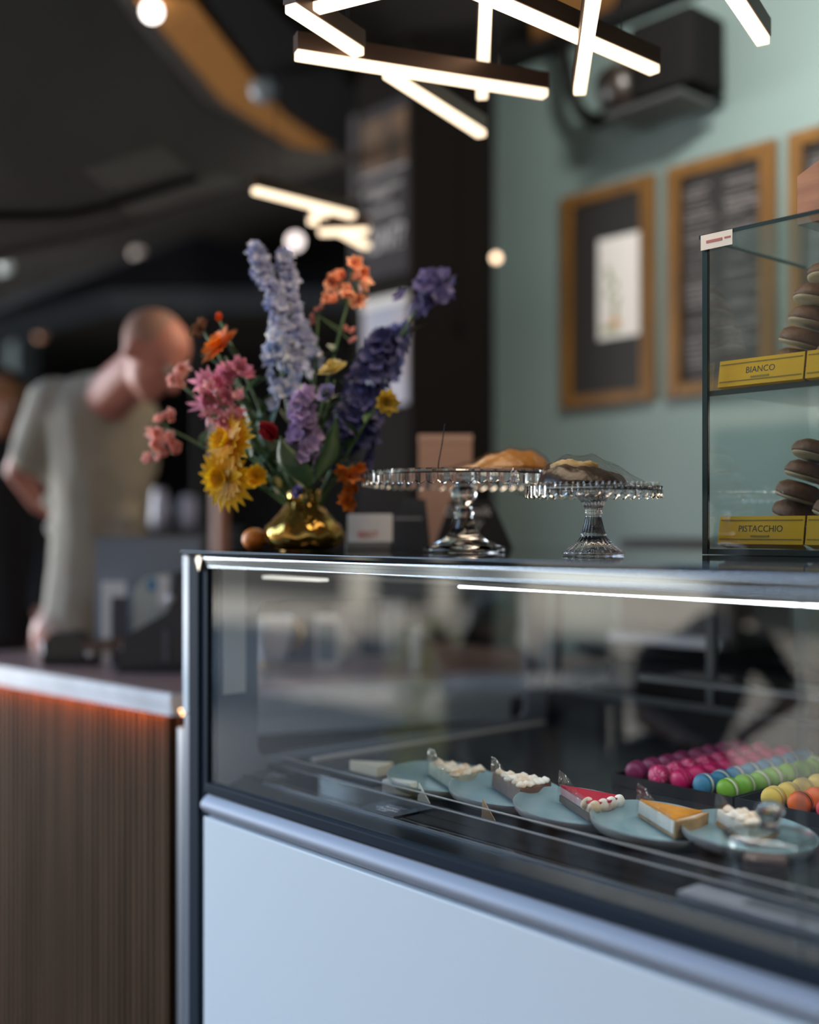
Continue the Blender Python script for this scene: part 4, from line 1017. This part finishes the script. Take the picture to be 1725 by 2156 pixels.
bm = B(); slab(bm, [(-.052, 0, 0), (.050, 0, 0), (.038, 0, .115), (-.010, 0, .118), (-.040, 0, .06)], (0, .05, 0)); obj('reader_body', bm, mat('reader_black', (.025, .026, .03), .4), t)
obj('stripe', bx(-.035, .03, -.002, .0, .068, .073), mat('reader_stripe', (.3, .3, .32), .5), t)
q = W(975, HY, 2.78)
t = thing('chalk_sign', 'black chalk sign with white handwriting behind the larger stand', 'sign', (q.x, q.y, TOPZ+.0005), (0, 0, rz))
bm = B(); slab(bm, [(-.07, 0, 0), (.12, 0, 0), (.07, .0, .115), (-.03, 0, .115)], (0, .03, 0)); obj('board', bm, mat('chalk_black', (.010, .010, .011), .5), t)
text('handwriting', 'Oat milk\nDairy', .032, Matrix.Translation((.01, -.0008, .078)) @ Matrix.Rotation(PI/2, 4, 'X'), M_chalk, t, spacing=.85, shear=.2)
q = W(938, HY, 2.90)
t = thing('paper_bag', 'brown kraft paper bag standing behind the larger cake stand', 'paper bag', (q.x, q.y, TOPZ+.0005), (0, 0, rz))
bm = bx(-.066, .066, -.02, .03, 0, .28); 
obj('bag', bm, M_kraft, t)
obj('folded_rim', bx(-.067, .067, -.022, .032, .262, .2805), mat('kraft_fold', (.56, .36, .27), .8), t)

# ================================================================== ON THE BAR COUNTER
CZ = .9006
def item(name, label, cat, px, t_, z=CZ, rot=0):
    q = W(px, HY, t_); return thing(name, label, cat, (q.x, q.y, z), (0, 0, rz+rot))
t = item('card_terminal', 'black card terminal with sloped keypad at the near side of the counter', 'card terminal', 185, 3.42); t.scale = (1.15, 1.15, 1.15)
bm = bx(-.11, .0, -.03, .06, .0, .03, bevel=.006)
obj('base', bm, M_black, t)
bm = B(); slab(bm, [(-.105, -.03, .0), (.0, -.03, .0), (.0, -.03, .06), (-.03, -.03, .085), (-.08, -.03, .085), (-.105, -.03, .06)], (0, .09, 0)); obj('printer_housing', bm, mat('terminal_black', (.014, .014, .015), .3), t)
bm = B(); slab(bm, [(.0, -.035, .035), (.115, -.035, .055), (.115, -.035, .075), (.0, -.035, .06)], (0, .08, 0)); obj('keypad_slab', bm, mat('terminal_edge', (.10, .05, .03), .35), t)
bm = bx(.085, .11, -.03, .03, 0, .055); obj('foot', bm, M_black, t)
bm = B(); ball(bm, (.015, -.038, .03), .009, 10); ball(bm, (.10, -.034, .045), .008, 10); obj('key_button', bm, mat('silver_key', (.6, .58, .56), .3), t)
tag(obj('white_cup', lathe(B(), [(0, 0), (.02, 0), (.026, .05), (.024, .05), (.018, .004), (0, .004)], 24), M_paper, smooth=True, loc=W(103, HY, 3.58)*Vector((1, 1, 0)).length if False else (W(103, HY, 3.6).x, W(103, HY, 3.6).y, CZ)), 'small white cup behind the black card terminal', 'cup')
t = item('counter_screen', 'grey blue frosted screen panel standing on the counter before the man', 'screen', 310, 3.45)
obj('panel', bx(-.155, .16, 0, .008, .0, .372, bevel=.002), mat('frosted_blue', (.18, .215, .26), .35), t)
obj('top_trim', bx(-.157, .162, -.001, .009, .368, .378), mat('screen_trim', (.14, .15, .18), .4), t)
t = item('paper_stack', 'white papers and leaflets propped against the grey blue screen', 'papers', 245, 3.40)
obj('white_sheet', bx(-.042, .028, -.004, 0, 0, .245), M_paper, t)
obj('dark_sheet', bx(-.012, .036, -.010, -.006, 0, .20), mat('dark_leaflet', (.05, .05, .065), .5), t)
t = item('leaflet', 'pale green leaflet with a blue spot against the screen', 'leaflet', 320, 3.40)
bm = B(); slab(bm, [(-.055, 0, 0), (.05, 0, 0), (.05, 0, .27), (-.02, 0, .255), (-.055, 0, .22)], (0, .003, 0)); obj('sheet', bm, mat('leaflet_green', (.46, .50, .45), .7), t)
obj('blue_spot', ball(B(), (.0, -.001, .235), (.016, .001, .02), 12), mat('leaflet_blue', (.10, .25, .42), .7), t)
obj('white_corner', bx(.018, .052, -.003, -.0006, .17, .26), M_paper, t)
t = item('till', 'black sloping till terminal on the counter against the case post', 'till', 345, 3.22)
bm = B(); slab(bm, [(-.13, 0, 0), (.16, 0, 0), (.16, 0, .30), (.03, 0, .28), (.012, 0, .17), (-.11, 0, .10)], (0, .10, 0)); obj('till_body', bm, mat('till_black', (.020, .022, .027), .4), t)
bm = bx(.0, .012, -.006, 0, .03, .12); obj('side_leg', bm, mat('till_grey', (.10, .10, .13), .4), t)
obj('till_button', ball(B(), (.018, -.002, .205), .012, 10), mat('till_white', (.5, .5, .55), .4), t)
# seen through the end window
t = item('large_cup', 'big white cup with gold handle on the counter behind the case window', 'cup', 572, 3.45)
s = .00141
obj('cup_body', lathe(B(), [(0, 0), (.030, 0), (.036, .006), (.052, .045), (.066, .095), (.070, .135), (.067, .135), (.062, .095), (.046, .045), (.03, .01), (0, .01)], 40), mat('cup_white', (.85, .85, .88), .25), t, True)
obj('cup_foot', lathe(B(), [(0, -.0003), (.033, -.0003), (.033, .004), (0, .004)], 32), M_gold, t)
obj('cup_handle', tube(B(), [(.062, -.01, .115), (.082, -.012, .12), (.092, -.012, .095), (.084, -.012, .06), (.056, -.01, .045)], .009, 10), M_gold, t, True)
for px, tt, w_, h_, nm, lb, m in ((640, 3.55, .05, .17, 'carton', 'dark brown carton behind the gold handled cup', mat('carton_dark', (.09, .06, .055), .6)),
                                 (690, 3.35, .035, .15, 'leaflet_holder', 'white framed leaflet holder right of the big cup', M_paper),
                                 (735, 3.60, .04, .165, 'carton', 'beige carton right of the leaflet holder', mat('carton_beige', (.33, .29, .27), .7)),
                                 (795, 3.70, .05, .20, 'carton', 'tall black carton behind the printed bottle bag', M_black),
                                 (828, 3.45, .032, .185, 'packet', 'tall grey printed packet behind the end window', mat('packet_print', (.30, .31, .36), .5, col2=(.55, .56, .55), scale=22)),
                                 (875, 3.30, .018, .115, 'packet', 'slim white packet at the end of the counter', M_paper)):
    t = item(nm, lb, 'packaging', px, tt)
    obj('body', bx(-w_, w_, -.02, .02, 0, h_, bevel=.004), m, t)
    if nm == 'leaflet_holder': obj('leaflet', bx(-w_+.008, w_-.012, -.022, -.0202, .02, h_-.02), mat('leaflet_grey', (.20, .24, .25), .6), t)
    else: obj('lid_flap', bx(-w_, w_, -.0215, .0215, h_, h_+.004), m, t)
t = item('white_bag', 'crumpled white paper bag right of the leaflet holder', 'bag', 722, 3.40)
bm = B(); chain(bm, [(-.01, 0, .03, .028), (.01, 0, .06, .026), (-.005, 0, .11, .012)]); meld('bag', bm, M_paper, t, .008, 2)
bm = B(); tube(bm, [(-.005, 0, .11), (-.004, 0, .125)], [.010, .016], 10); obj('bag_neck', bm, M_paper, t)
# back counter along the teal wall
t = thing('back_counter', 'long black back counter along the teal wall', 'counter', (-1.0, 3.15, 0))
obj('cabinet_base', bx(-1.45, 3.0, -.22, .23, 0, .90), M_dark, t)
obj('worktop', bx(-1.47, 3.0, -.25, .235, .90, .93), M_blackglass, t)
t = thing('coffee_machine', 'black machine on the back counter behind the cake stands', 'coffee machine', (-2.12, 3.1, .9305))
obj('machine_body', bx(-.22, .22, -.16, .16, 0, .34, bevel=.02), mat('machine_black', (.02, .02, .021), .4), t)
obj('drip_tray', bx(-.2, .2, -.22, -.162, .02, .05), M_alu, t)

# ================================================================== BACKGROUND HALL: awning, parasol, lamps, shelves
M_cloth = mat('grey_canvas', (.155, .148, .14), .85, noise=.08, scale=3)
aw = thing('awning', 'large grey canvas awning hanging at the upper left', 'awning', W(0, 300, 3.4))
def coons(c, bow):
    (a, b, cc, d_) = [Vector(p) for p in c]
    def P(u, v):
        p = a.lerp(b, u).lerp(d_.lerp(cc, u), v); p.z += bow*math.sin(PI*u)*math.sin(PI*v); return p
    return P
o0 = aw.location
c4 = [W(-420, -200, 2.5)-o0, W(180, -160, 3.4)-o0, W(748, 335, 4.6)-o0, W(-420, 640, 3.3)-o0]
def PA(u, v):
    # right edge bulges toward the fold of the canvas
    a = W(-420, -200, 2.5).lerp(W(-420, 655, 3.3), v); 
    rt = [W(215, -40, 3.5), W(300, 90, 3.7), W(430, 235, 4.0), W(590, 318, 4.4), W(745, 335, 4.7)]
    lw = [W(-420, 655, 3.3), W(0, 540, 3.6), W(230, 490, 3.9), W(450, 422, 4.2), W(745, 335, 4.7)]
    def along(L, s):
        k = min(int(s*(len(L)-1)), len(L)-2); return L[k].lerp(L[k+1], s*(len(L)-1)-k)
    top = along([W(-420, -200, 2.5), W(-100, -120, 3.0), W(215, -40, 3.5)], u)
    r = along(rt, v); l_ = W(-420, -200, 2.5).lerp(W(-420, 655, 3.3), v); bo = along(lw, u)
    c00, c10, c01, c11 = W(-420, -200, 2.5), W(215, -40, 3.5), W(-420, 655, 3.3), W(745, 335, 4.7)
    p = top*(1-v)+bo*v+l_*(1-u)+r*u-(c00*(1-u)*(1-v)+c10*u*(1-v)+c01*(1-u)*v+c11*u*v)
    return p-o0+Vector((0, 0, .03*math.sin(u*9)*math.sin(PI*v)))
obj('canvas', sheet(B(), PA, 24, 18, (0, 0, .012)), M_cloth, aw, True)
for v0, v1, u0, u1 in ((.66, .80, .60, .80), (.84, .97, .57, .82)):  # patches of sunlight on the canvas, put into a paler colour
    obj('sunlit_patch', sheet(B(), lambda u, v: PA(u0+(u1-u0)*u, v0+(v1-v0)*v)-Vector((0, 0, .004))+F2*-.006, 8, 4, (0, 0, .003)), mat('sunlit_canvas', (.26, .25, .24), .85), aw, True)
obj('valance_tube', tube(B(), [PA(u/10, 1) for u in range(11)], .015, 8), mat('canvas_hem', (.15, .14, .135), .8), aw, True)
obj('support_arm', tube(B(), [PA(u/10, .8)+Vector((0, 0, -.03)) for u in range(2, 9)], .012, 8), M_dark, aw, True)
# navy parasol further off
pr = thing('market_parasol', 'dark navy market parasol behind the standing man', 'parasol', W(420, HY, 7.0)*1)
pr.location.z = 0
apex = W(420, 492, 7.0)-pr.location
rim = [W(-90, 690, 5.8), W(235, 606, 6.4), W(760, 600, 7.0), W(700, 590, 8.4), W(300, 585, 8.6), W(40, 610, 7.6)]
bm = B(); va = bm.verts.new(apex); vr = [bm.verts.new(p-pr.location) for p in rim]
for k in range(6): bm.faces.new((va, vr[k], vr[(k+1) % 6]))
vb = bm.verts.new(apex-Vector((0, 0, .02))); vr2 = [bm.verts.new(p-pr.location-Vector((0, 0, .02))) for p in rim]
for k in range(6): bm.faces.new((vb, vr2[(k+1) % 6], vr2[k])); bm.faces.new((vr[k], vr2[k], vr2[(k+1) % 6], vr[(k+1) % 6]))
obj('canopy', bm, mat('navy_canvas', (.018, .022, .035), .8), pr)
bm = B()
for k in range(6):
    a, b = rim[k]-pr.location-Vector((0, 0, .015)), rim[(k+1) % 6]-pr.location-Vector((0, 0, .015)); slab(bm, [a, b, b-Vector((0, 0, .13)), a-Vector((0, 0, .13))], (0, .008, 0))
obj('valance', bm, mat('lit_valance', (.12, .145, .17), .6), pr)  # light on the valance put into its colour, paler than the canopy
obj('pole', tube(B(), [(0, 0, 0), apex-Vector((0, 0, .02))], .025, 10), M_dark, pr)
obj('base_plate', bx(-.3, .3, -.3, .3, 0, .06), M_dark, pr)
t = thing('hall_post', 'grey post far off beneath the awning at the left edge', 'post', W(45, HY, 9.5)*1); t.location.z = 0
obj('shaft', bx(-.09, .09, -.09, .09, 0, 3.19), mat('post_grey', (.10, .13, .14), .6), t)
obj('foot_plate', bx(-.13, .13, -.13, .13, 0, .02), M_dark, t)
def globe(label, px, py, t_, r, s, col=(1, .93, .88)):
    q = W(px, py, t_); t = thing('globe_lamp', label, 'lamp', q)
    obj('bulb', ball(B(), (0, 0, 0), r, 16), emit('globe_%d_%d' % (px, py), col, s), t, True)
    top = 3.19-q.z
    if top > .03: obj('cord', tube(B(), [(0, 0, r*.9), (0, 0, top)], .003, 6), M_black, t)
globe('bright round lamp at the top between awning and timber ceiling', 320, 24, 4.1, .034, 6)
globe('round lamp below the far light bar cluster', 622, 508, 6.0, .035, 3.0, (1, .86, .82))
globe('dim round lamp between awning and parasol', 290, 536, 7.0, .04, .25, (1, .88, .82))
globe('dim round lamp at the left edge under the awning', 8, 560, 7.0, .045, .22, (.9, 1, 1))
globe('small round lamp at the edge of the black pillar', 1045, 543, 4.2, .016, 3.2, (1, .72, .48))
globe('faint amber lamp low beneath the parasol', 86, 706, 6.5, .03, .06, (1, .5, .3))
q = W(555, 190, 4.6)
t = thing('glass_lamp_shade', 'clear bluish glass lamp shade against the timber ceiling', 'lamp', q)
obj('shade', ball(B(), (0, 0, 0), (.055, .055, .05), 18), mat('shade_blue', (.30, .36, .42), .2), t, True)
obj('cord', tube(B(), [(0, 0, .05), (0, 0, 3.19-q.z)], .004, 6), M_black, t)
# shelf unit with two white jugs, slim post
q = W(390, HY, 5.2)
t = thing('shelf_unit', 'low dark shelf unit behind the bouquet', 'shelf', (q.x, q.y, 0), (0, 0, rz))
bm = bx(-.22, .24, -.12, .12, 0, 1.27); obj('carcass', bm, mat('shelf_blue', (.035, .042, .05), .5), t)
obj('shelf_board', bx(-.23, .25, -.13, .13, 1.27, 1.30), mat('shelf_top', (.07, .085, .095), .4), t)
for px, hh, lb in ((336, .175, 'taller white jug on the shelf right of the man'), (397, .145, 'shorter white jug on the shelf nearer the bouquet')):
    q = W(px, HY, 5.2)
    t = thing('jug', lb, 'jug', (q.x, q.y, 1.3005), group='white jugs on the shelf')
    obj('jug_body', lathe(B(), [(0, 0), (.035, 0), (.042, hh*.3), (.040, hh*.7), (.028, hh*.95), (.030, hh), (.026, hh), (0, hh*.9)], 24), mat('jug_white', (.55, .55, .66), .3), t, True)
    obj('jug_handle', tube(B(), [(.038, 0, hh*.7), (.062, 0, hh*.65), (.06, 0, hh*.35), (.04, 0, hh*.3)], .006, 8), mat('jug_white', (.55, .55, .66), .3), t, True)
q = W(462, HY, 4.5)
t = thing('timber_post', 'slim pinkish timber post behind the yellow gerberas', 'post', (q.x, q.y, 0))
obj('shaft', bx(-.022, .022, -.022, .022, 0, 1.72), mat('post_pink', (.40, .19, .13), .6), t)
obj('foot', bx(-.06, .06, -.06, .06, 0, .02), M_dark, t)

# ================================================================== PEOPLE
def hand(bm, wrist, d, palm_n, s=1.0, curl=.5):
    """palm, four bent fingers of different length and a side thumb"""
    d = Vector(d).normalized(); n = Vector(palm_n); n = (n-d*n.dot(d)).normalized(); sd = d.cross(n)
    wv = Vector(wrist)
    for k in (-1, 0, 1): capsule(bm, wv+sd*.012*k*s, wv+d*.075*s+sd*.025*k*s, .017*s, .013*s)
    for i, L in enumerate((.070, .080, .074, .058)):
        b = wv+d*.080*s+sd*(.030-.020*i)*s; m_ = b+(d*math.cos(curl*.5)+n*math.sin(curl*.5))*L*.5*s; e_ = m_+(d*math.cos(curl*1.4)+n*math.sin(curl*1.4))*L*.5*s
        capsule(bm, b, m_, .0095*s, .0085*s); capsule(bm, m_, e_, .0085*s, .0065*s)
    b = wv+d*.02*s+sd*.028*s; m_ = b+(d*.7+sd*.8+n*.2).normalized()*.04*s; capsule(bm, b, m_, .013*s, .010*s); capsule(bm, m_, m_+(d*.9+sd*.2+n*.3).normalized()*.032*s, .010*s, .007*s)
def headm(bm, c, fwd, up, s=1.0):
    """skull, jaw, nose, brow and ears; s=1 gives a .23 m head"""
    f = Vector(fwd).normalized(); u = Vector(up); u = (u-f*u.dot(f)).normalized(); r = f.cross(u); c = Vector(c)
    M = Matrix((r, f, u)).transposed()
    P = lambda x, y, z: c+(r*x+f*y+u*z)*s
    ball(bm, P(0, -.005, .025), (.078*s, .098*s, .090*s), 24, M)
    ball(bm, P(0, .030, -.035), (.060*s, .062*s, .072*s), 20, M)
    ball(bm, P(0, .055, -.085), (.034*s, .034*s, .026*s), 16, M)
    capsule(bm, P(0, .086, .005), P(0, .112, -.032), .009*s, .015*s)
    capsule(bm, P(-.032, .082, .022), P(.032, .082, .022), .014*s, .014*s)
    capsule(bm, P(-.018, .087, -.062), P(.018, .087, -.062), .008*s, .008*s)
    for k in (-1, 1): ball(bm, P(.078*k, -.012, -.012), (.012*s, .022*s, .036*s), 12, M)
    return P, M
def eyes(t, P, s):
    bm = B()
    for k in (-1, 1): ball(bm, P(.030*k, .085, .004), .0115*s, 10)
    obj('eye', bm, mat('eye_white', (.55, .52, .50), .3), t, True)
def add(v, *a): return Vector(v)+Vector(a)
# ---- man reading at the counter
mb = W(190, HY, 4.12); mb.z = 0
man = thing('person', 'balding man in a pale olive t-shirt bending over the counter', 'person', mb)
L_ = lambda px, py, t_: W(px, py, t_)-mb
um = 3.7/FP
bm = B()
fwd = (R2*.72-F2*.32+Vector((0, 0, -.62))); upv = (R2*.52-F2*.1+Vector((0, 0, .85)))
hc = L_(322, 748, 3.62)
Pm, Mm = headm(bm, hc, fwd, upv, 1.16)
chain(bm, [(*L_(222, 850, 3.86), .085), (*L_(262, 805, 3.74), .078), (*L_(300, 770, 3.66), .075)])
chain(bm, [(*L_(205, 900, 3.92), .14), (*L_(210, 1050, 4.0), .14), (*L_(180, 1240, 4.12), .13), (*L_(175, 1330, 4.14), .13)])
capsule(bm, L_(120, 855, 3.9), L_(285, 880, 3.95), .075, .075)
chain(bm, [(*L_(105, 860, 3.9), .066), (*L_(38, 990, 3.98), .046), (*L_(82, 1060, 4.12), .034)])
hand(bm, L_(84, 1064, 4.13), R2*.7+F2*.35+Vector((0, 0, -.3)), R2*.2+F2*.6+Vector((0, 0, .3)), 1.1, .6)
chain(bm, [(*L_(280, 890, 4.02), .066), (*L_(285, 1040, 4.06), .046), (*L_(262, 1180, 4.0), .034)])
hand(bm, L_(262, 1184, 4.0), Vector((.2, .1, -.9)), -F2, 1.05, .7)
hipz = L_(178, 1330, 4.14)
for k, off in ((-1, -.10), (1, .10)):
    hp = hipz+R2*off*.8+F2*off*.4; kn = Vector((hp.x+R2.x*.02, hp.y+R2.y*.02, .50)); an = Vector((hp.x-R2.x*.02, hp.y-R2.y*.02, .09))
    chain(bm, [(*hp, .095), (*kn, .062), (*an, .045)]); capsule(bm, an+Vector((0, 0, -.045)), an+R2*.16-F2*.08*k*.0+Vector((0, 0, -.05)), .045, .035)
meld('body', bm, M_skin, man, .009, 5)
bm = B()
chain(bm, [(*L_(198, 885, 3.93), .165), (*L_(210, 980, 3.96), .170), (*L_(214, 1080, 4.02), .168), (*L_(195, 1200, 4.10), .155), (*L_(180, 1290, 4.13), .150)])
capsule(bm, L_(115, 850, 3.90), L_(285, 882, 3.95), .092, .088)
chain(bm, [(*L_(225, 838, 3.88), .094), (*L_(232, 830, 3.86), .086)])
chain(bm, [(*L_(110, 850, 3.9), .088), (*L_(66, 955, 3.955), .074)])
chain(bm, [(*L_(282, 885, 4.0), .088), (*L_(290, 985, 4.02), .074)])
chain(bm, [(*L_(250, 900, 3.94), .12), (*L_(238, 1010, 3.96), .135), (*L_(225, 1120, 4.02), .14), (*L_(205, 1230, 4.08), .13)])
# soft folds of the cloth
for k in range(5): capsule(bm, L_(95+k*8, 1000+k*55, 3.95+k*.02), L_(270, 1090+k*40, 3.9+k*.02), .03, .05)
meld('t_shirt', bm, mat('olive_cotton', (.33, .295, .235), .85, noise=.06, scale=8), man, .014, 5)
bm = B()
for k, off in ((-1, -.10), (1, .10)):
    hp = hipz+R2*off*.8+F2*off*.4; kn = Vector((hp.x+R2.x*.02, hp.y+R2.y*.02, .50)); an = Vector((hp.x-R2.x*.02, hp.y-R2.y*.02, .11))
    chain(bm, [(*(hp+R2*.03+Vector((0, 0, .03))), .105), (*kn, .085), (*an, .07)])
meld('trousers', bm, mat('beige_trousers', (.35, .25, .20), .8), man, .014, 4)
bm = B(); ball(bm, Pm(0, -.022, .035), (.084*1.16, .088*1.16, .082*1.16), 24, Mm)
# short stubble: a close cap on the back and sides of the skull
hairb = obj('hair', bm, mat('grey_stubble', (.34, .19, .15), .8), man, True)
eyes(man, Pm, 1.16)
# ---- second person at the left edge
pb = W(10, HY, 4.65); pb.z = 0
p2 = thing('person', 'person in black clothes with brown hair and tan headband at left edge', 'person', pb)
L_ = lambda px, py, t_: W(px, py, t_)-pb
bm = B(); hc = L_(0, 845, 4.6); P2, M2 = headm(bm, hc, R2*.4-F2*.8+Vector((0, 0, -.2)), Vector((0, 0, 1)), 1.05)
chain(bm, [(*L_(0, 880, 4.62), .055), (*L_(-5, 935, 4.65), .07)])
chain(bm, [(*L_(-5, 1000, 4.66), .13), (*L_(0, 1150, 4.66), .13), (*L_(5, 1330, 4.66), .13)])
capsule(bm, L_(-95, 985, 4.66), L_(70, 985, 4.66), .06, .06)
for s_ in (-1, 1):
    sh = L_(-10+88*s_, 990, 4.66); el = L_(-5+110*s_, 1150, 4.62); wr = L_(-5+90*s_, 1290, 4.52)
    chain(bm, [(*sh, .052), (*el, .042), (*wr, .032)]); hand(bm, wr, Vector((0, 0, -1))-F2*.3, -R2*s_, 1, .5)
    hp = L_(-5+45*s_, 1340, 4.66); chain(bm, [(*hp, .09), (hp.x, hp.y, .5, .06), (hp.x, hp.y, .09, .045)]); capsule(bm, (hp.x, hp.y, .05), Vector((hp.x, hp.y, .045))-F2*.15, .045, .035)
meld('body', bm, M_skin2, p2, .010, 5)
bm = B()
chain(bm, [(*L_(-5, 985, 4.66), .15), (*L_(0, 1120, 4.66), .16), (*L_(10, 1330, 4.66), .19)])
capsule(bm, L_(-95, 980, 4.66), L_(75, 980, 4.66), .075, .075)
for s_ in (-1, 1):
    sh = L_(-10+88*s_, 985, 4.66); el = L_(-5+112*s_, 1150, 4.62); wr = L_(-5+92*s_, 1270, 4.54); chain(bm, [(*sh, .07), (*el, .06), (*wr, .05)])
meld('black_top', bm, mat('black_cloth', (.008, .008, .009), .9), p2, .014, 4)
bm = B()
for s_ in (-1, 1):
    hp = L_(-5+45*s_, 1330, 4.66); chain(bm, [(*hp, .13), (hp.x, hp.y, .5, .085), (hp.x, hp.y, .11, .07)])
meld('trousers', bm, mat('black_cloth2', (.012, .012, .014), .9), p2, .014, 4)
bm = B(); ball(bm, P2(0, -.03, .045), (.092, .105, .092), 24, M2); ball(bm, P2(0, -.09, -.03), (.07, .05, .10), 20, M2)
obj('hair', bm, mat('brown_hair', (.05, .026, .016), .6, bump=.6, bscale=80), p2, True)
bm = B(); tube(bm, [P2(.088*math.cos(a), .02+.088*math.sin(a), .055) for a in [PI*k/10 for k in range(11)]], .014, 8); obj('headband', bm, mat('tan_band', (.32, .17, .06), .7), p2, True)
eyes(p2, P2, 1.05)

# ================================================================== STREET SEEN AS REFLECTION
def seated(label, sp_, shirt, hairm, skinm, legm, hair_long, face_dir, t_):
    hx, hy, hs = sp_['head']; base = W(sp_['hip'][0], HY, t_, True); base.z = 0
    t = thing('person', label, 'person', base); V_ = lambda q: W(q[0], q[1], q[2] if len(q) > 2 else t_, True)-base
    bm = B(); Pp, Mp = headm(bm, V_((hx, hy)), face_dir, Vector((0, 0, 1))+Vector(face_dir)*.3, hs)
    n0 = V_(sp_['neck']); chain(bm, [(*V_((hx, hy)), .06), (*n0, .06)])
    ch, hp = V_(sp_['chest']), V_(sp_['hip']); chain(bm, [(*n0, .07), (*ch, .13), (*hp, .14)])
    for arm in sp_['arms']:
        a = [V_(q) for q in arm]; chain(bm, [(*a[0], .055), (*a[1], .042), (*a[2], .032)]); hand(bm, a[2], a[2]-a[1], Vector((0, 0, -1)), 1, .6)
    for lg in sp_['legs']:
        a = [V_(q) for q in lg]; a[2].z = G+.09; chain(bm, [(*a[0], .085), (*a[1], .06), (*a[2], .045)]); fd = Vector((face_dir[0], face_dir[1], 0)).normalized(); capsule(bm, a[2]+Vector((0, 0, -.03)), a[2]+fd*.15+Vector((0, 0, -.035)), .04, .033)
    meld('body', bm, skinm, t, .010, 5)
    bk = sp_.get('bulk', 1); bm = B(); chain(bm, [(*n0, .085*bk), (*ch, .165*bk), (*hp, .165)])
    for arm in sp_['arms']:
        a = [V_(q) for q in arm]; chain(bm, [(*a[0], .085), (*a[0].lerp(a[1], .75), .065)]); capsule(bm, n0, a[0], .07, .08)
    meld('shirt', bm, shirt, t, .014, 4)
    bm = B()
    for lg in sp_['legs']:
        a = [V_(q) for q in lg]; chain(bm, [(*a[0], .11), (*a[1], .085)])
    meld('trousers', bm, legm, t, .014, 3)
    bm = B(); ball(bm, Pp(0, -.028, .04), (.088*hs, .10*hs, .09*hs), 22, Mp)
    if hair_long: chain(bm, [(*Pp(0, -.07, .03), .085), (*Pp(0, -.09, -.10), .085), (*Pp(0, -.08, -.20), .05)])
    obj('hair', bm, hairm, t, True); eyes(t, Pp, hs)
    st_ = thing('stool', 'stool under the '+('seated man' if not hair_long else 'seated woman')+' outside', 'stool', (base.x+hp.x, base.y+hp.y, G))
    zt = max(.25, hp.z-.17-G)
    obj('seat', lathe(B(), [(0, zt-.04), (.17, zt-.04), (.18, zt-.02), (.17, zt), (0, zt)], 28), M_dark, st_, True)
    for k in range(4):
        a = PI/4+k*PI/2; obj('leg', tube(B(), [(.12*math.cos(a), .12*math.sin(a), zt-.04), (.17*math.cos(a), .17*math.sin(a), 0)], .012, 8), M_dark, st_, True)
    return t
RM = Vector((R2.x, -R2.y, 0)); FM2 = Vector((F2.x, -F2.y, 0))
seated('man in a charcoal t-shirt hunched over outside, mirrored in the case glass', {'bulk': 1.3, 'head': (1540, 1262, 1.08), 'neck': (1505, 1335), 'chest': (1475, 1425), 'hip': (1440, 1560),
        'arms': [[(1375, 1390), (1350, 1510, 4.8), (1430, 1550, 4.6)], [(1600, 1370), (1675, 1470, 4.85), (1590, 1530, 4.6)]], 'legs': [[(1400, 1580), (1330, 1600, 4.6), (1330, 1700, 4.6)], [(1480, 1580), (1500, 1610, 4.6), (1500, 1700, 4.6)]]},
       mat('charcoal_cotton', (.03, .03, .033), .9), mat('blond_hair', (.42, .30, .19), .7), M_skin3, mat('dark_jeans', (.02, .025, .04), .8), False, RM*.8+FM2*-.3+Vector((0, 0, -.45)), 5.0)
seated('black haired woman resting her arms outside, mirrored in the case glass', {'head': (1050, 1318, 1.0), 'neck': (1045, 1370), 'chest': (1030, 1430), 'hip': (1040, 1540),
        'arms': [[(990, 1395), (960, 1440, 4.9), (935, 1360, 4.7)], [(1080, 1395), (1130, 1440, 4.9), (1085, 1385, 4.7)]], 'legs': [[(1050, 1550), (1150, 1500, 4.9), (1170, 1640, 4.9)], [(1020, 1560), (1120, 1520, 5.1), (1100, 1660, 5.1)]]},
       mat('navy_cotton', (.02, .025, .04), .9), mat('black_hair', (.006, .006, .007), .4), M_skin3, mat('blue_jeans', (.04, .07, .14), .8), True, RM*.6-FM2*.6+Vector((0, 0, -.3)), 5.0)
# white planter box, bright shrub, white terrace table
q = W(1215, HY, 7.2, True)
t = thing('street_planter', 'tall white planter box out in the street, mirrored in the case glass', 'planter', (q.x, q.y, G), (0, 0, -rz))
obj('planter_box', bx(-.19, .19, -.19, .19, 0, .82, bevel=.01), M_white, t)
obj('soil', bx(-.17, .17, -.17, .17, .82, .825), M_brown, t)
q = W(895, HY, 5.4, True)
t = thing('shrub', 'yellow green shrub in a pot outside, mirrored in the case glass', 'plant', (q.x, q.y, G))
obj('pot', lathe(B(), [(0, 0), (.12, 0), (.16, .26), (.15, .26), (0, .24)], 24), M_dark, t, True)
bm = B(); rnd = random.Random(4)
for k in range(420):
    z = rnd.uniform(.25, 1.05); rr = .17*math.sqrt(rnd.random()); a = rnd.uniform(0, 6.28); petal(bm, Vector((rr*math.cos(a), rr*math.sin(a), z)), Vector((math.cos(a), math.sin(a), rnd.uniform(-.2, 1))), Vector((0, 0, 1)), .06, .02, .1)
obj('foliage', bm, mat('lime_leaf', (.78, .76, .05), .5), t, True, recalc=False)
q = W(1120, HY, 4.35, True)
t = thing('terrace_table', 'small white topped terrace table outside beside the seated woman', 'table', (q.x, q.y, G), (0, 0, -rz))
obj('table_top', bx(-.34, .34, -.2, .2, .90, .935, bevel=.004), M_white, t)
obj('table_frame', bx(-.32, .32, -.18, .18, .86, .90), mat('table_frame', (.4, .41, .43), .5), t)
for sx in (-1, 1):
    for sy in (-1, 1): obj('leg', tube(B(), [(.3*sx, .16*sy, .86), (.3*sx, .16*sy, 0)], .018, 8), M_dark, t)
